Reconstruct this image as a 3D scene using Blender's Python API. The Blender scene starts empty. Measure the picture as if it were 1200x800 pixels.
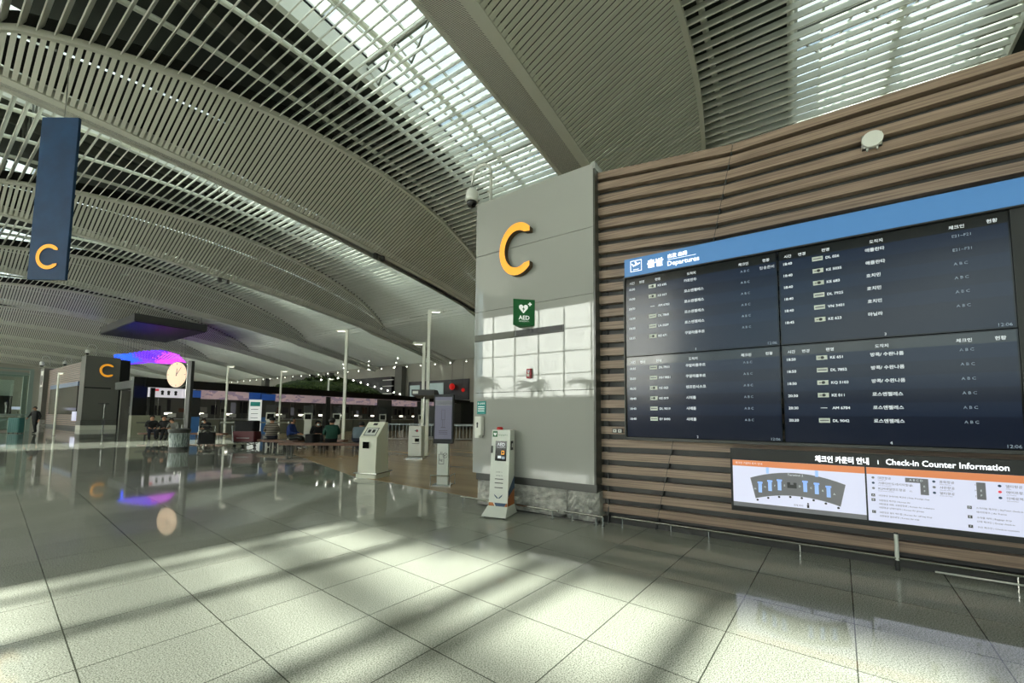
import bpy, bmesh, math, random
from mathutils import Vector, Matrix, Euler
R = math.radians
SC = bpy.context.scene
COL = SC.collection
random.seed(7)

# ------------------------------------------------------------------ camera
cd = bpy.data.cameras.new('camera'); cam = bpy.data.objects.new('camera', cd); COL.objects.link(cam)
SC.camera = cam
FPX = 484.0
cd.sensor_width = 36.0; cd.lens = FPX / 1200 * 36
cd.shift_y = (455 - 400) / 1200
cd.clip_start = 0.05; cd.clip_end = 2000
H = 1.5
_pitch = math.atan(34.5 / FPX); _roll = R(0.57); _yaw = R(34)
fh = Vector((math.cos(_yaw), math.sin(_yaw), 0)); rh = Vector((math.sin(_yaw), -math.cos(_yaw), 0)); up = Vector((0, 0, 1))
f_ = fh * math.cos(_pitch) + up * math.sin(_pitch); u_ = -fh * math.sin(_pitch) + up * math.cos(_pitch)
R_ = rh * math.cos(_roll) + u_ * math.sin(_roll); U_ = -rh * math.sin(_roll) + u_ * math.cos(_roll)
cam.matrix_world = Matrix(((R_.x, U_.x, -f_.x, 0), (R_.y, U_.y, -f_.y, 0), (R_.z, U_.z, -f_.z, H), (0, 0, 0, 1)))

# ------------------------------------------------------------------ light
SUN_E = R(23.5); SUN_A = R(6)
sl = bpy.data.lights.new('sun', 'SUN'); sun = bpy.data.objects.new('sun', sl); COL.objects.link(sun)
sl.energy = 21.0; sl.angle = R(0.6); sl.color = (1.0, 0.975, 0.86)
_d = Vector((math.cos(SUN_A) * math.cos(SUN_E), -math.sin(SUN_A) * math.cos(SUN_E), -math.sin(SUN_E)))
sun.rotation_euler = _d.to_track_quat('-Z', 'Y').to_euler()
w = bpy.data.worlds.new('sky'); SC.world = w; w.use_nodes = True
nt = w.node_tree; bg = nt.nodes['Background']
tc = nt.nodes.new('ShaderNodeTexCoord'); ns = nt.nodes.new('ShaderNodeTexNoise'); ns.inputs['Scale'].default_value = 2.2; ns.inputs['Detail'].default_value = 5
mp = nt.nodes.new('ShaderNodeMapping'); mp.inputs['Scale'].default_value = (1, 1, 2.5)
cr = nt.nodes.new('ShaderNodeValToRGB'); cr.color_ramp.elements[0].position = .42; cr.color_ramp.elements[1].position = .62
cr.color_ramp.elements[0].color = (.50, .66, .80, 1); cr.color_ramp.elements[1].color = (.93, .97, .95, 1)
nt.links.new(tc.outputs['Generated'], mp.inputs[0]); nt.links.new(mp.outputs[0], ns.inputs['Vector']); nt.links.new(ns.outputs[0], cr.inputs[0]); nt.links.new(cr.outputs[0], bg.inputs[0])
bg.inputs[1].default_value = 1.9
vs = SC.view_settings; vs.view_transform = 'Standard'; vs.look = 'None'; vs.gamma = 1; vs.use_curve_mapping = False
vs.exposure = 0.62
cy = SC.cycles
cy.max_bounces = 9; cy.diffuse_bounces = 4; cy.glossy_bounces = 4; cy.transparent_max_bounces = 12; cy.transmission_bounces = 4
cy.caustics_reflective = False; cy.caustics_refractive = False; cy.sample_clamp_indirect = 6
try: cy.use_denoising = True
except Exception: pass

# ------------------------------------------------------------------ materials
def lin(c):
    return tuple((v / 12.92 if v <= .04045 else ((v + .055) / 1.055) ** 2.4) for v in c)
MATS = {}
def mat(name, rgb, rough=.5, metal=0., spec=.5, emit=0., noise=None, bump=None, alpha=None, coat=0., emit_rgb=None):
    """rgb in sRGB 0..1; noise=(scale,(sx,sy,sz),rgb2,lo,hi); bump=(scale,strength)"""
    if name in MATS: return MATS[name]
    m = bpy.data.materials.new(name); m.use_nodes = True; t = m.node_tree; b = t.nodes['Principled BSDF']
    b.inputs['Base Color'].default_value = (*lin(rgb), 1); b.inputs['Roughness'].default_value = rough
    b.inputs['Metallic'].default_value = metal; b.inputs['Specular IOR Level'].default_value = spec
    if coat: b.inputs['Coat Weight'].default_value = coat; b.inputs['Coat Roughness'].default_value = .03
    if emit:
        b.inputs['Emission Color'].default_value = (*lin(emit_rgb or rgb), 1); b.inputs['Emission Strength'].default_value = emit
    if noise or bump:
        c = t.nodes.new('ShaderNodeTexCoord')
    if noise:
        sc, s3, rgb2, lo, hi = noise
        p = t.nodes.new('ShaderNodeMapping'); p.inputs['Scale'].default_value = s3
        n = t.nodes.new('ShaderNodeTexNoise'); n.inputs['Scale'].default_value = sc; n.inputs['Detail'].default_value = 4
        r = t.nodes.new('ShaderNodeValToRGB'); r.color_ramp.elements[0].position = lo; r.color_ramp.elements[1].position = hi
        r.color_ramp.elements[0].color = (*lin(rgb), 1); r.color_ramp.elements[1].color = (*lin(rgb2), 1)
        t.links.new(c.outputs['Object'], p.inputs[0]); t.links.new(p.outputs[0], n.inputs['Vector']); t.links.new(n.outputs[0], r.inputs[0])
        t.links.new(r.outputs[0], b.inputs['Base Color'])
    if bump:
        n2 = t.nodes.new('ShaderNodeTexNoise'); n2.inputs['Scale'].default_value = bump[0]; n2.inputs['Detail'].default_value = 5
        bb = t.nodes.new('ShaderNodeBump'); bb.inputs['Strength'].default_value = bump[1]; bb.inputs['Distance'].default_value = .05
        t.links.new(c.outputs['Object'], n2.inputs['Vector']); t.links.new(n2.outputs[0], bb.inputs['Height']); t.links.new(bb.outputs[0], b.inputs['Normal'])
    MATS[name] = m; return m

def glass_mat(name, tint=(.93, .97, .95), refl=.1):
    m = bpy.data.materials.new(name); m.use_nodes = True; t = m.node_tree
    for n in list(t.nodes): t.nodes.remove(n)
    o = t.nodes.new('ShaderNodeOutputMaterial'); mx = t.nodes.new('ShaderNodeMixShader')
    tr = t.nodes.new('ShaderNodeBsdfTransparent'); gl = t.nodes.new('ShaderNodeBsdfGlossy')
    tr.inputs[0].default_value = (*tint, 1); gl.inputs['Roughness'].default_value = .02; gl.inputs[0].default_value = (.9, .95, .93, 1)
    mx.inputs[0].default_value = refl
    t.links.new(tr.outputs[0], mx.inputs[1]); t.links.new(gl.outputs[0], mx.inputs[2]); t.links.new(mx.outputs[0], o.inputs[0])
    MATS[name] = m; return m
def frost_mat(name, rgb, clear, tint=(1, 1, 1)):
    m = bpy.data.materials.new(name); m.use_nodes = True; t = m.node_tree
    for n in list(t.nodes): t.nodes.remove(n)
    o = t.nodes.new('ShaderNodeOutputMaterial'); mx = t.nodes.new('ShaderNodeMixShader')
    tr = t.nodes.new('ShaderNodeBsdfTransparent'); tl = t.nodes.new('ShaderNodeBsdfTranslucent'); tl.inputs[0].default_value = (*rgb, 1); tr.inputs[0].default_value = (*tint, 1)
    mx.inputs[0].default_value = 1 - clear
    t.links.new(tr.outputs[0], mx.inputs[1]); t.links.new(tl.outputs[0], mx.inputs[2]); t.links.new(mx.outputs[0], o.inputs[0])
    MATS[name] = m; return m

def floor_mat():
    m = bpy.data.materials.new('granite_floor'); m.use_nodes = True; t = m.node_tree; b = t.nodes['Principled BSDF']; N = t.nodes.new; L = t.links.new
    c = N('ShaderNodeTexCoord'); p = N('ShaderNodeMapping'); p.inputs['Rotation'].default_value = (0, 0, R(4.4)); p.inputs['Location'].default_value = (-1.143 + .735 * 100, -.69 + .72 * 100, 0)
    L(c.outputs['Object'], p.inputs[0])
    br = N('ShaderNodeTexBrick'); br.offset = 0; br.squash = 1; br.inputs['Scale'].default_value = 1; br.inputs['Brick Width'].default_value = .735; br.inputs['Row Height'].default_value = .72
    br.inputs['Mortar Size'].default_value = .004; br.inputs['Mortar Smooth'].default_value = .1; br.inputs['Bias'].default_value = 0
    br.inputs['Color1'].default_value = (*lin((.66, .665, .64)), 1); br.inputs['Color2'].default_value = (*lin((.70, .705, .68)), 1); br.inputs['Mortar'].default_value = (*lin((.30, .31, .28)), 1)
    L(p.outputs[0], br.inputs['Vector'])
    n = N('ShaderNodeTexNoise'); n.inputs['Scale'].default_value = 120; n.inputs['Detail'].default_value = 3; n.inputs['Roughness'].default_value = .7
    L(c.outputs['Object'], n.inputs['Vector'])
    r = N('ShaderNodeValToRGB'); r.color_ramp.elements[0].position = .42; r.color_ramp.elements[1].position = .54
    r.color_ramp.elements[0].color = (.36, .37, .34, 1); r.color_ramp.elements[1].color = (1.1, 1.1, 1.08, 1); L(n.outputs[0], r.inputs[0])
    mx = N('ShaderNodeMix'); mx.data_type = 'RGBA'; mx.blend_type = 'MULTIPLY'; mx.inputs[0].default_value = 1
    L(br.outputs[0], mx.inputs[6]); L(r.outputs[0], mx.inputs[7]); L(mx.outputs[2], b.inputs['Base Color'])
    b.inputs['Roughness'].default_value = .045; b.inputs['Specular IOR Level'].default_value = .55
    MATS['granite_floor'] = m; return m

floor_mat()
mat('tan_floor', (.60, .50, .37), .22, noise=(1.2, (1, .12, 1), (.67, .565, .42), .4, .6), spec=.35)
mat('slat_paint', (.85, .85, .81), .5)
mat('slat_dense', (.88, .88, .83), .55)
mat('tube_white', (.92, .92, .87), .4)
mat('girder_paint', (.84, .84, .79), .5)
mat('gap_shade_near', (.34, .34, .32), .8)  # lighter tone paints floor bounce into the near louvre gaps
mat('gap_shade_far', (.17, .17, .155), .8)  # darker copy paints shade into the louvre gaps of farther bays
mat('roof_dark', (.25, .26, .24), .8)
mat('truss_grey', (.38, .38, .35), .6)
mat('wall_pale', (.66, .65, .60), .6)
mat('wall_grey', (.42, .42, .39), .6)
mat('wood', (.48, .40, .345), .45, noise=(3.0, (4, .35, 22), (.66, .565, .49), .35, .68))
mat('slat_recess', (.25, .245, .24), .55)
mat('black', (.05, .05, .05), .4)
mat('black_gloss', (.03, .03, .035), .12)
mat('charcoal', (.16, .16, .155), .45)
mat('dark_grey', (.27, .27, .26), .4)
mat('panel_grey', (.66, .66, .64), .02, spec=.85)
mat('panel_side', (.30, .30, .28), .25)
mat('panel_white', (.86, .87, .84), .4)
mat('stone', (.58, .575, .55), .8, noise=(9, (1, 1, 1), (.80, .79, .76), .35, .7), bump=(14, .6))
mat('amber', (.98, .68, .22), .45, emit=.35, emit_rgb=(1, .66, .18))
mat('amber_side', (.30, .22, .12), .5)
mat('green_sign', (.05, .36, .17), .4, emit=.06)
mat('teal_sign', (.05, .48, .45), .4, emit=.15)
mat('white_sign', (.93, .94, .93), .45, emit=.25)
mat('white', (.88, .88, .85), .4)
mat('ivory', (.91, .91, .84), .4)
mat('red_box', (.55, .06, .11), .35)
mat('red', (.75, .05, .05), .4)
mat('steel', (.72, .72, .70), .22, metal=1)
mat('header_blue', (.22, .40, .58), .35, emit=.34, emit_rgb=(.34, .54, .76))
mat('far_header', (.30, .38, .50), .5, emit=.05)
mat('header_text', (.95, .96, .98), .4, emit=.9)
mat('screen', (.01, .015, .03), .16, spec=.6, emit=.10, emit_rgb=(.07, .17, .36))
mat('screen_row', (.015, .025, .045), .17, spec=.6, emit=.11, emit_rgb=(.12, .24, .43))
mat('screen_head', (.05, .05, .055), .12, spec=.9)
mat('text_white', (.8, .82, .84), .5, emit=.42)
mat('text_grey', (.55, .6, .66), .5, emit=.25)
mat('lcd_white', (.66, .67, .74), .25, emit=.5, emit_rgb=(.83, .84, .93))
mat('lcd_orange', (.70, .42, .28), .25, emit=.36, emit_rgb=(.92, .58, .38))
mat('lcd_grey', (.42, .42, .44), .3, emit=.22)
mat('lcd_dark', (.22, .22, .23), .3, emit=.03)
mat('lcd_blue', (.55, .68, .90), .3, emit=.4)
mat('lcd_red', (.85, .25, .3), .3, emit=.4)
mat('banner_blue', (.07, .21, .35), .6, noise=(1.5, (1, 1, 1), (.09, .26, .42), .35, .7))
mat('clock_face', (.90, .76, .64), .4, emit=.38, emit_rgb=(1, .86, .72))
mat('led_pink', (.74, .64, .66), .4, emit=.22, noise=(1.1, (1, 1, 2.2), (.36, .33, .50), .5, .56))
mat('led_white', (.85, .83, .86), .4, emit=.4)
mat('led_blue', (.16, .32, .62), .4, emit=.2)
mat('lamp', (1, 1, .95), .4, emit=9)
mat('strip_lamp', (1, .98, .9), .4, emit=2.5)
mat('led_dots_blue', (.15, .35, 1), .4, emit=1.1)
mat('led_dots_violet', (.45, .2, 1), .4, emit=1.0)
mat('led_dots_magenta', (.85, .3, .95), .4, emit=.9)
mat('slab_purple', (.08, .08, .12), .5)
mat('counter', (.58, .58, .50), .5)
mat('bench_wood', (.36, .23, .16), .35, noise=(3, (1, 12, 1), (.42, .28, .19), .4, .6))
mat('skin', (.72, .53, .42), .6)
mat('hair', (.06, .05, .05), .5)
mat('cloth_black', (.07, .07, .08), .8)
mat('cloth_blue', (.10, .20, .45), .8)
mat('cloth_green', (.09, .28, .23), .8)
mat('cloth_greyblue', (.40, .46, .50), .8)
mat('cloth_grey', (.38, .38, .36), .8)
mat('cloth_denim', (.14, .16, .22), .8)
mat('shoe_white', (.75, .75, .75), .6)
mat('mask_white', (.85, .87, .88), .7)
mat('suit_teal', (.26, .48, .47), .35)
mat('suit_maroon', (.35, .08, .12), .35)
mat('leaf', (.16, .24, .09), .6, noise=(6, (1, 1, 1), (.30, .38, .16), .4, .6))
mat('leaf_palm', (.20, .30, .14), .6)
mat('bark', (.36, .28, .20), .9)
mat('lilac_lamp', (.5, .4, .9), .4, emit=1.2)
mat('far_red', (.75, .12, .10), .4, emit=.35)
mat('far_screen', (.55, .62, .60), .4, emit=.35)
mat('apron', (.45, .45, .42), .8)
mat('kiosk_blue', (.22, .40, .60), .5, emit=.08)
mat('navy', (.02, .04, .10), .3, emit=.1, emit_rgb=(.02, .05, .3))
mat('tint_screen', (.30, .30, .34), .2, emit=.28, emit_rgb=(.5, .5, .56))
mat('line_dark', (.12, .12, .13), .4)
mat('aed_orange', (.72, .42, .20), .5)
mat('aed_navy', (.20, .30, .42), .5)
mat('steel_green', (.56, .63, .60), .3, metal=.3)
mat('glass_marble', (.45, .50, .49), .15, noise=(8, (3, 3, .6), (.72, .76, .75), .4, .6))
def stripes_mat():
    m = mat('cloth_stripe', (.55, .52, .48), .8); t = m.node_tree; b = t.nodes['Principled BSDF']
    c = t.nodes.new('ShaderNodeTexCoord'); wv = t.nodes.new('ShaderNodeTexWave'); wv.bands_direction = 'Z'; wv.inputs['Scale'].default_value = 4.2
    r = t.nodes.new('ShaderNodeValToRGB'); r.color_ramp.elements[0].position = .35; r.color_ramp.elements[1].position = .45
    r.color_ramp.elements[0].color = (*lin((.22, .18, .17)), 1); r.color_ramp.elements[1].color = (*lin((.60, .57, .52)), 1)
    t.links.new(c.outputs['Object'], wv.inputs[0]); t.links.new(wv.outputs[0], r.inputs[0]); t.links.new(r.outputs[0], b.inputs['Base Color'])
stripes_mat()
glass_mat('glass'); glass_mat('glass_green', (.86, .93, .90), .1)
frost_mat('frosted', (.82, .84, .84), .12); frost_mat('skylight', (.30, .31, .29), .55, (.72, .78, .77))

# ------------------------------------------------------------------ mesh helpers
class MB:
    def __init__(s): s.v = []; s.f = []; s.mi = []; s.ms = []
    def _m(s, m):
        if m not in s.ms: s.ms.append(m)
        return s.ms.index(m)
    def poly(s, pts, m, faces=None):
        b = len(s.v); s.v += [tuple(p) for p in pts]; i = s._m(m)
        for fc in (faces or [list(range(len(pts)))]): s.f.append([b + k for k in fc]); s.mi.append(i)
        return s
    def hexa(s, p, m):   # p: 4 bottom (ccw), 4 top
        return s.poly(p, m, [[3, 2, 1, 0], [4, 5, 6, 7], [0, 1, 5, 4], [1, 2, 6, 5], [2, 3, 7, 6], [3, 0, 4, 7]])
    def box(s, x0, x1, y0, y1, z0, z1, m):
        return s.hexa([(x0, y0, z0), (x1, y0, z0), (x1, y1, z0), (x0, y1, z0), (x0, y0, z1), (x1, y0, z1), (x1, y1, z1), (x0, y1, z1)], m)
    def rbox(s, x0, x1, y0, y1, z0, z1, m, r=.02, n=3):   # vertical edges rounded
        pts = []
        for cx, cy, a0 in ((x1 - r, y1 - r, 0), (x0 + r, y1 - r, 90), (x0 + r, y0 + r, 180), (x1 - r, y0 + r, 270)):
            for k in range(n + 1):
                a = R(a0 + 90 * k / n); pts.append((cx + r * math.cos(a), cy + r * math.sin(a)))
        return s.prism(pts, z0, z1, m)
    def prism(s, pts, z0, z1, m, axis='z'):
        n = len(pts)
        if axis == 'z': a = [(x, y, z0) for x, y in pts]; b = [(x, y, z1) for x, y in pts]
        elif axis == 'y': a = [(x, z0, y) for x, y in pts]; b = [(x, z1, y) for x, y in pts]
        else: a = [(z0, x, y) for x, y in pts]; b = [(z1, x, y) for x, y in pts]
        return s.poly(a + b, m, [list(range(n))[::-1], list(range(n, 2 * n))] + [[k, (k + 1) % n, n + (k + 1) % n, n + k] for k in range(n)])
    def tube(s, path, r, m, n=8, r2=None):
        path = [Vector(p) for p in path]; rings = []
        for i, p in enumerate(path):
            d = (path[min(i + 1, len(path) - 1)] - path[max(i - 1, 0)]).normalized()
            a = d.cross(Vector((0, 0, 1)));
            if a.length < 1e-3: a = Vector((1, 0, 0))
            a.normalize(); b = d.cross(a)
            rr = r if r2 is None else r + (r2 - r) * i / (len(path) - 1)
            rings.append([p + a * math.cos(2 * math.pi * k / n) * rr + b * math.sin(2 * math.pi * k / n) * rr for k in range(n)])
        vs = [v for g in rings for v in g]; fs = []
        for i in range(len(path) - 1):
            for k in range(n): fs.append([i * n + k, i * n + (k + 1) % n, (i + 1) * n + (k + 1) % n, (i + 1) * n + k])
        fs.append(list(range(n))[::-1]); fs.append([(len(path) - 1) * n + k for k in range(n)])
        return s.poly(vs, m, fs)
    def lathe(s, prof, m, c=(0, 0, 0), n=20):
        vs = []; fs = []
        for r, z in prof:
            for k in range(n): a = 2 * math.pi * k / n; vs.append((c[0] + r * math.cos(a), c[1] + r * math.sin(a), c[2] + z))
        for i in range(len(prof) - 1):
            for k in range(n): fs.append([i * n + k, i * n + (k + 1) % n, (i + 1) * n + (k + 1) % n, (i + 1) * n + k])
        fs.append(list(range(n))[::-1]); fs.append([(len(prof) - 1) * n + k for k in range(n)])
        return s.poly(vs, m, fs)
    def sphere(s, c, r, m, n=12, sz=1):
        prof = [(max(r * math.sin(math.pi * i / 8), 1e-4), -r * sz * math.cos(math.pi * i / 8)) for i in range(9)]
        return s.lathe(prof, m, c, n)
    def disc(s, cx, cz, r, y0, y1, m, n=28, sx=1):
        return s.prism([(cx + sx * r * math.cos(2 * math.pi * k / n), cz + r * math.sin(2 * math.pi * k / n)) for k in range(n)], y0, y1, m, 'y')
    def build(s, name, parent=None, loc=None, rot=None, smooth=False):
        me = bpy.data.meshes.new(name); me.from_pydata([tuple(v) for v in s.v], [], s.f)
        for m in s.ms: me.materials.append(MATS[m])
        me.polygons.foreach_set('material_index', s.mi)
        if smooth: me.polygons.foreach_set('use_smooth', [True] * len(s.f))
        me.update()
        o = bpy.data.objects.new(name, me); COL.objects.link(o)
        if parent: o.parent = parent
        if loc: o.location = loc
        if rot is not None: o.rotation_euler = (0, 0, rot)
        return o
_fc = bpy.data.curves.new('glyphs', 'FONT'); _fc.resolution_u = 2; _fo = bpy.data.objects.new('glyphs', _fc)
_tc = {}
def glyphs(sx):
    if sx not in _tc:
        _fc.body = sx; me = _fo.to_mesh()
        vs_ = [(v.co.x, v.co.y) for v in me.vertices]; fs_ = [list(p.vertices) for p in me.polygons]
        xs = [v[0] for v in vs_] or [0]; _tc[sx] = (vs_, fs_, min(xs), max(xs)); _fo.to_mesh_clear()
    return _tc[sx]
COL.objects.link(_fo)
def text(mb, sx, x, z, h, m, y=-.003, al='l', width=None, bold=0):
    """writing on a local XZ plane facing -Y; h = cap height"""
    vs_, fs_, x0, x1 = glyphs(sx)
    k = h / .7; kx = k
    if width: kx = width / max(x1 - x0, .01)
    off = {'l': -x0, 'c': -(x0 + x1) / 2, 'r': -x1}[al]
    for dx, dz in ([(0, 0)] if not bold else [(0, 0), (bold, 0), (0, bold), (bold, bold)]):
        mb.poly([(x + (vx + off) * kx + dx, y - (dx + dz) * .01, z + vy * k + dz) for vx, vy in vs_], m, fs_)
def cshape(mb, cx, cz, ro, ri, y0, y1, mf, ms, sx=.82, open_=48, n=26):
    """a sans capital C as solid letter, face at y0"""
    a0 = R(open_); pts = []
    for k in range(n + 1):
        a = a0 + (2 * math.pi - 2 * a0) * k / n; pts.append((cx + sx * ro * math.cos(a), cz + ro * math.sin(a)))
    xe = pts[0][0]
    inn = []
    for k in range(n + 1):
        a = a0 + (2 * math.pi - 2 * a0) * k / n; inn.append((cx + sx * (ri - .0) * math.cos(a), cz + ri * math.sin(a)))
    inn[0] = (xe, inn[0][1] + .0 + (ro - ri) * .15); inn[-1] = (xe, inn[-1][1] - (ro - ri) * .15)
    for k in range(n):
        q = [pts[k], pts[k + 1], inn[k + 1], inn[k]]
        mb.poly([(a, y0, b) for a, b in q][::-1], mf)
        mb.poly([(a, y1, b) for a, b in q], ms)
        mb.poly([(pts[k][0], y0, pts[k][1]), (pts[k + 1][0], y0, pts[k + 1][1]), (pts[k + 1][0], y1, pts[k + 1][1]), (pts[k][0], y1, pts[k][1])], ms)
        mb.poly([(inn[k][0], y0, inn[k][1]), (inn[k][0], y1, inn[k][1]), (inn[k + 1][0], y1, inn[k + 1][1]), (inn[k + 1][0], y0, inn[k + 1][1])], ms)
    for e in (0, n):
        mb.poly([(pts[e][0], y0, pts[e][1]), (pts[e][0], y1, pts[e][1]), (inn[e][0], y1, inn[e][1]), (inn[e][0], y0, inn[e][1])], ms)
def tag(o, label=None, cat=None, group=None, kind=None):
    if label: o['label'] = label
    if cat: o['category'] = cat
    if group: o['group'] = group
    if kind: o['kind'] = kind
    return o
def thing(name, label, cat, loc=(0, 0, 0), rz=0, group=None):
    o = bpy.data.objects.new(name, None); COL.objects.link(o); o.location = loc; o.rotation_euler = (0, 0, rz)
    return tag(o, label, cat, group)
def dup(root, loc, rz, label=None, group=None):
    r = root.copy(); COL.objects.link(r); r.location = loc; r.rotation_euler = (0, 0, rz)
    if label: r['label'] = label
    if group: r['group'] = group
    for ch in list(root.children):
        c = ch.copy(); COL.objects.link(c); c.parent = r
        for g in list(ch.children):
            d = g.copy(); COL.objects.link(d); d.parent = c
    return r
def struct(mb, name): return tag(mb.build(name), kind='structure')
W = R(-90)   # local +x -> world -y, local front (-y) faces -x

# ================================================================== STRUCTURE
# ---- floor
m = MB(); m.box(-26, 46, -32, 170, -.3, 0, 'granite_floor'); struct(m, 'floor')
m = MB()
m.prism([(6.15, 4.95), (46, 4.95), (46, 36), (13, 36), (12, 22), (8.8, 16.3), (6.5, 9.2)], 0, .004, 'tan_floor'); struct(m, 'floor.001')
m = MB(); m.box(-400, -26.4, -400, 400, -.5, -.1, 'apron'); struct(m, 'floor.002')

# ---- roof and ceiling
K0, K1, Y0, P = -2, 9, 7.5, 17.0
GA, GB = 2.6, 8.8
XA, XB = -25.5, 45.0
def zg(x): return H + 12.8 - .0025 * max(x, 0) ** 2
def off(x):
    if x >= 32: return .8
    return .8 + 3.9 * abs(math.sin(math.pi * x / 32)) ** .65
def za(x): return zg(x) + .466 * off(x)
def frange(a, b, st):
    n = int((b - a) / st); return [a + st * i for i in range(n + 1)]
XS = frange(XA, XB, 1.5)
if XS[-1] < XB: XS.append(XB)
def ribbon(mb, prof, m_, xs=XS):
    """prof(x)-> list of (y,z) closed profile swept along X"""
    rows = [[(x, y, z) for y, z in prof(x)] for x in xs]; n = len(rows[0]); vs_ = [p for r in rows for p in r]; fs_ = []
    for i in range(len(xs) - 1):
        for k in range(n): fs_.append([i * n + k, i * n + (k + 1) % n, (i + 1) * n + (k + 1) % n, (i + 1) * n + k])
    mb.poly(vs_, m_, fs_)
def bar(mb, a, b, w2, h, m_):
    """box from a to b (both in a YZ-ish plane), half width w2 in X, height h"""
    mb.hexa([(a[0] - w2, a[1], a[2]), (a[0] + w2, a[1], a[2]), (b[0] + w2, b[1], b[2]), (b[0] - w2, b[1], b[2]),
             (a[0] - w2, a[1], a[2] + h), (a[0] + w2, a[1], a[2] + h), (b[0] + w2, b[1], b[2] + h), (b[0] - w2, b[1], b[2] + h)], m_)
for k in range(K0, K1 + 1):
    yg = Y0 + P * k
    # dense louvres: from arched crease down to the girder
    m = MB()
    for x in frange(XA + .1, XB, .222):
        bar(m, (x, yg - off(x), za(x)), (x, yg, zg(x)), .080 if k < 1 else .071, .05, 'slat_dense')
    struct(m, 'ceiling')
    # girder underside with fine slanting louvres
    g = MB()
    ribbon(g, lambda x: [(yg - .02, zg(x) - .05), (yg + .42, zg(x) - .05), (yg + .42, zg(x) + .5), (yg - .02, zg(x) + .35)], 'girder_paint')
    struct(g, 'trim_1')
    g = MB()
    for x in frange(XA + .2, XB - 2.2, .115):
        a = (x + 1.9, yg + .42, zg(x + 1.9)); b = (x, yg + 1.9, zg(x) + .42)
        g.poly([(a[0] - .04, a[1], a[2]), (a[0] + .04, a[1], a[2]), (b[0] + .04, b[1], b[2]), (b[0] - .04, b[1], b[2])], 'slat_dense')
    ribbon(g, lambda x: [(yg + 1.86, zg(x) + .40), (yg + 1.98, zg(x) + .40), (yg + 1.98, zg(x) + .55), (yg + 1.86, zg(x) + .55)], 'girder_paint')
    ribbon(g, lambda x: [(yg + .45, zg(x) + .12), (yg + 1.9, zg(x) + .55), (yg + 1.9, zg(x) + .57), (yg + .45, zg(x) + .15)], 'slat_recess')
    struct(g, 'trim_2')
    # crease beam
    m = MB(); ribbon(m, lambda x: [(yg + 2.36, za(x) - .06), (yg + 2.46, za(x) - .06), (yg + 2.46, za(x) + .34), (yg + 2.36, za(x) + .34)], 'girder_paint')
    ribbon(m, lambda x: [(yg - off(x) - .10, za(x) - .06), (yg - off(x) + .10, za(x) - .06), (yg - off(x) + .10, za(x) + .2), (yg - off(x) - .10, za(x) + .2)], 'girder_paint')
    struct(m, 'trim_3')
    # open tilted blades from this crease back to the previous girder
    yb = yg - P + 2.45
    m = MB(); tx, tz = .42, .907; wd = .215; th = .02
    for x in frange(XA + .2, XB - .2, .42):
        y1 = yg - off(x); z = za(x)
        p = []
        for (yy) in (yb, y1):
            for (sx, sz) in ((-1, -1), (1, 1)):
                for e in (-1, 1):
                    p.append((x + sx * tx * wd + e * tz * th, yy, z + .25 + sz * tz * wd - e * tx * th))
        m.hexa([p[0], p[1], p[5], p[4], p[2], p[3], p[7], p[6]], 'slat_paint')
    struct(m, 'ceiling')
    m = MB()
    for yt in (yb, yb + 3.3, yb + 6.6, yb + 9.3):
        path = [(x, yt, za(x) + .62) for x in XS if yt < yg - off(x) - .2]
        run = []
        for x in XS + [None]:
            if x is not None and yt < yg - off(x) - .2: run.append((x, yt, za(x) + .60))
            else:
                if len(run) > 2: m.tube(run, .11, 'tube_white', 8)
                run = []
    struct(m, 'trim_4')
    # roof deck over the louvres: solid strips with glazed strips between
    def deck(a, b, mm, dz=0, hh=.25, nm='ceiling'):
        q = MB(); ribbon(q, lambda x: [(a, zg(x) + 4.6 + dz), (b, zg(x) + 4.6 + dz), (b, zg(x) + 4.6 + dz + hh), (a, zg(x) + 4.6 + dz + hh)], mm)
        struct(q, nm)
    deck(yg - P + GB, yg + GA, 'roof_dark')
    deck(yg + GA, yg + GB, 'skylight', .1, .04, 'window_1')
    # added sheet that keeps the dense louvre gaps dark, with one narrow slit
    q = MB(); ribbon(q, lambda x: [(yg - off(x) + .05, za(x) + .75), (yg - .48 * off(x) - .1, (za(x) + zg(x)) / 2 + .8), (yg - .48 * off(x) - .1, (za(x) + zg(x)) / 2 + .84), (yg - off(x) + .05, za(x) + .79)], 'gap_shade_near' if k < 1 else 'gap_shade_far')
    ribbon(q, lambda x: [(yg - .48 * off(x) + (.06 if k > 0 else -.1), (za(x) + zg(x)) / 2 + .75), (yg + .3, zg(x) + .6), (yg + .3, zg(x) + .64), (yg - .48 * off(x) + (.06 if k > 0 else -.1), (za(x) + zg(x)) / 2 + .79)], 'gap_shade_near' if k < 1 else 'gap_shade_far')
    struct(q, 'ceiling')
    q = MB()
    for x in frange(XA + 1, XB, 2.4):
        q.box(x - .04, x + .04, yg + GA, yg + GB, zg(x) + 4.66, zg(x) + 4.8, 'white')
    for yy in (yg + 4.5, yg + 6.2, yg + 7.9):
        ribbon(q, lambda x: [(yy - .04, zg(x) + 4.62), (yy + .04, zg(x) + 4.62), (yy + .04, zg(x) + 4.75), (yy - .04, zg(x) + 4.75)], 'white')
    # upstand beams beside the glazing and trusses in the roof void
    ribbon(q, lambda x: [(yg + GB, zg(x) + 3.6), (yg + GB + .3, zg(x) + 3.6), (yg + GB + .3, zg(x) + 4.7), (yg + GB, zg(x) + 4.7)], 'white')
    for yy in (yg - P + 11, yg - P + 12.6):
        ribbon(q, lambda x: [(yy, zg(x) + 4.1), (yy + .25, zg(x) + 4.1), (yy + .25, zg(x) + 4.6), (yy, zg(x) + 4.6)], 'truss_grey')
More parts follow.
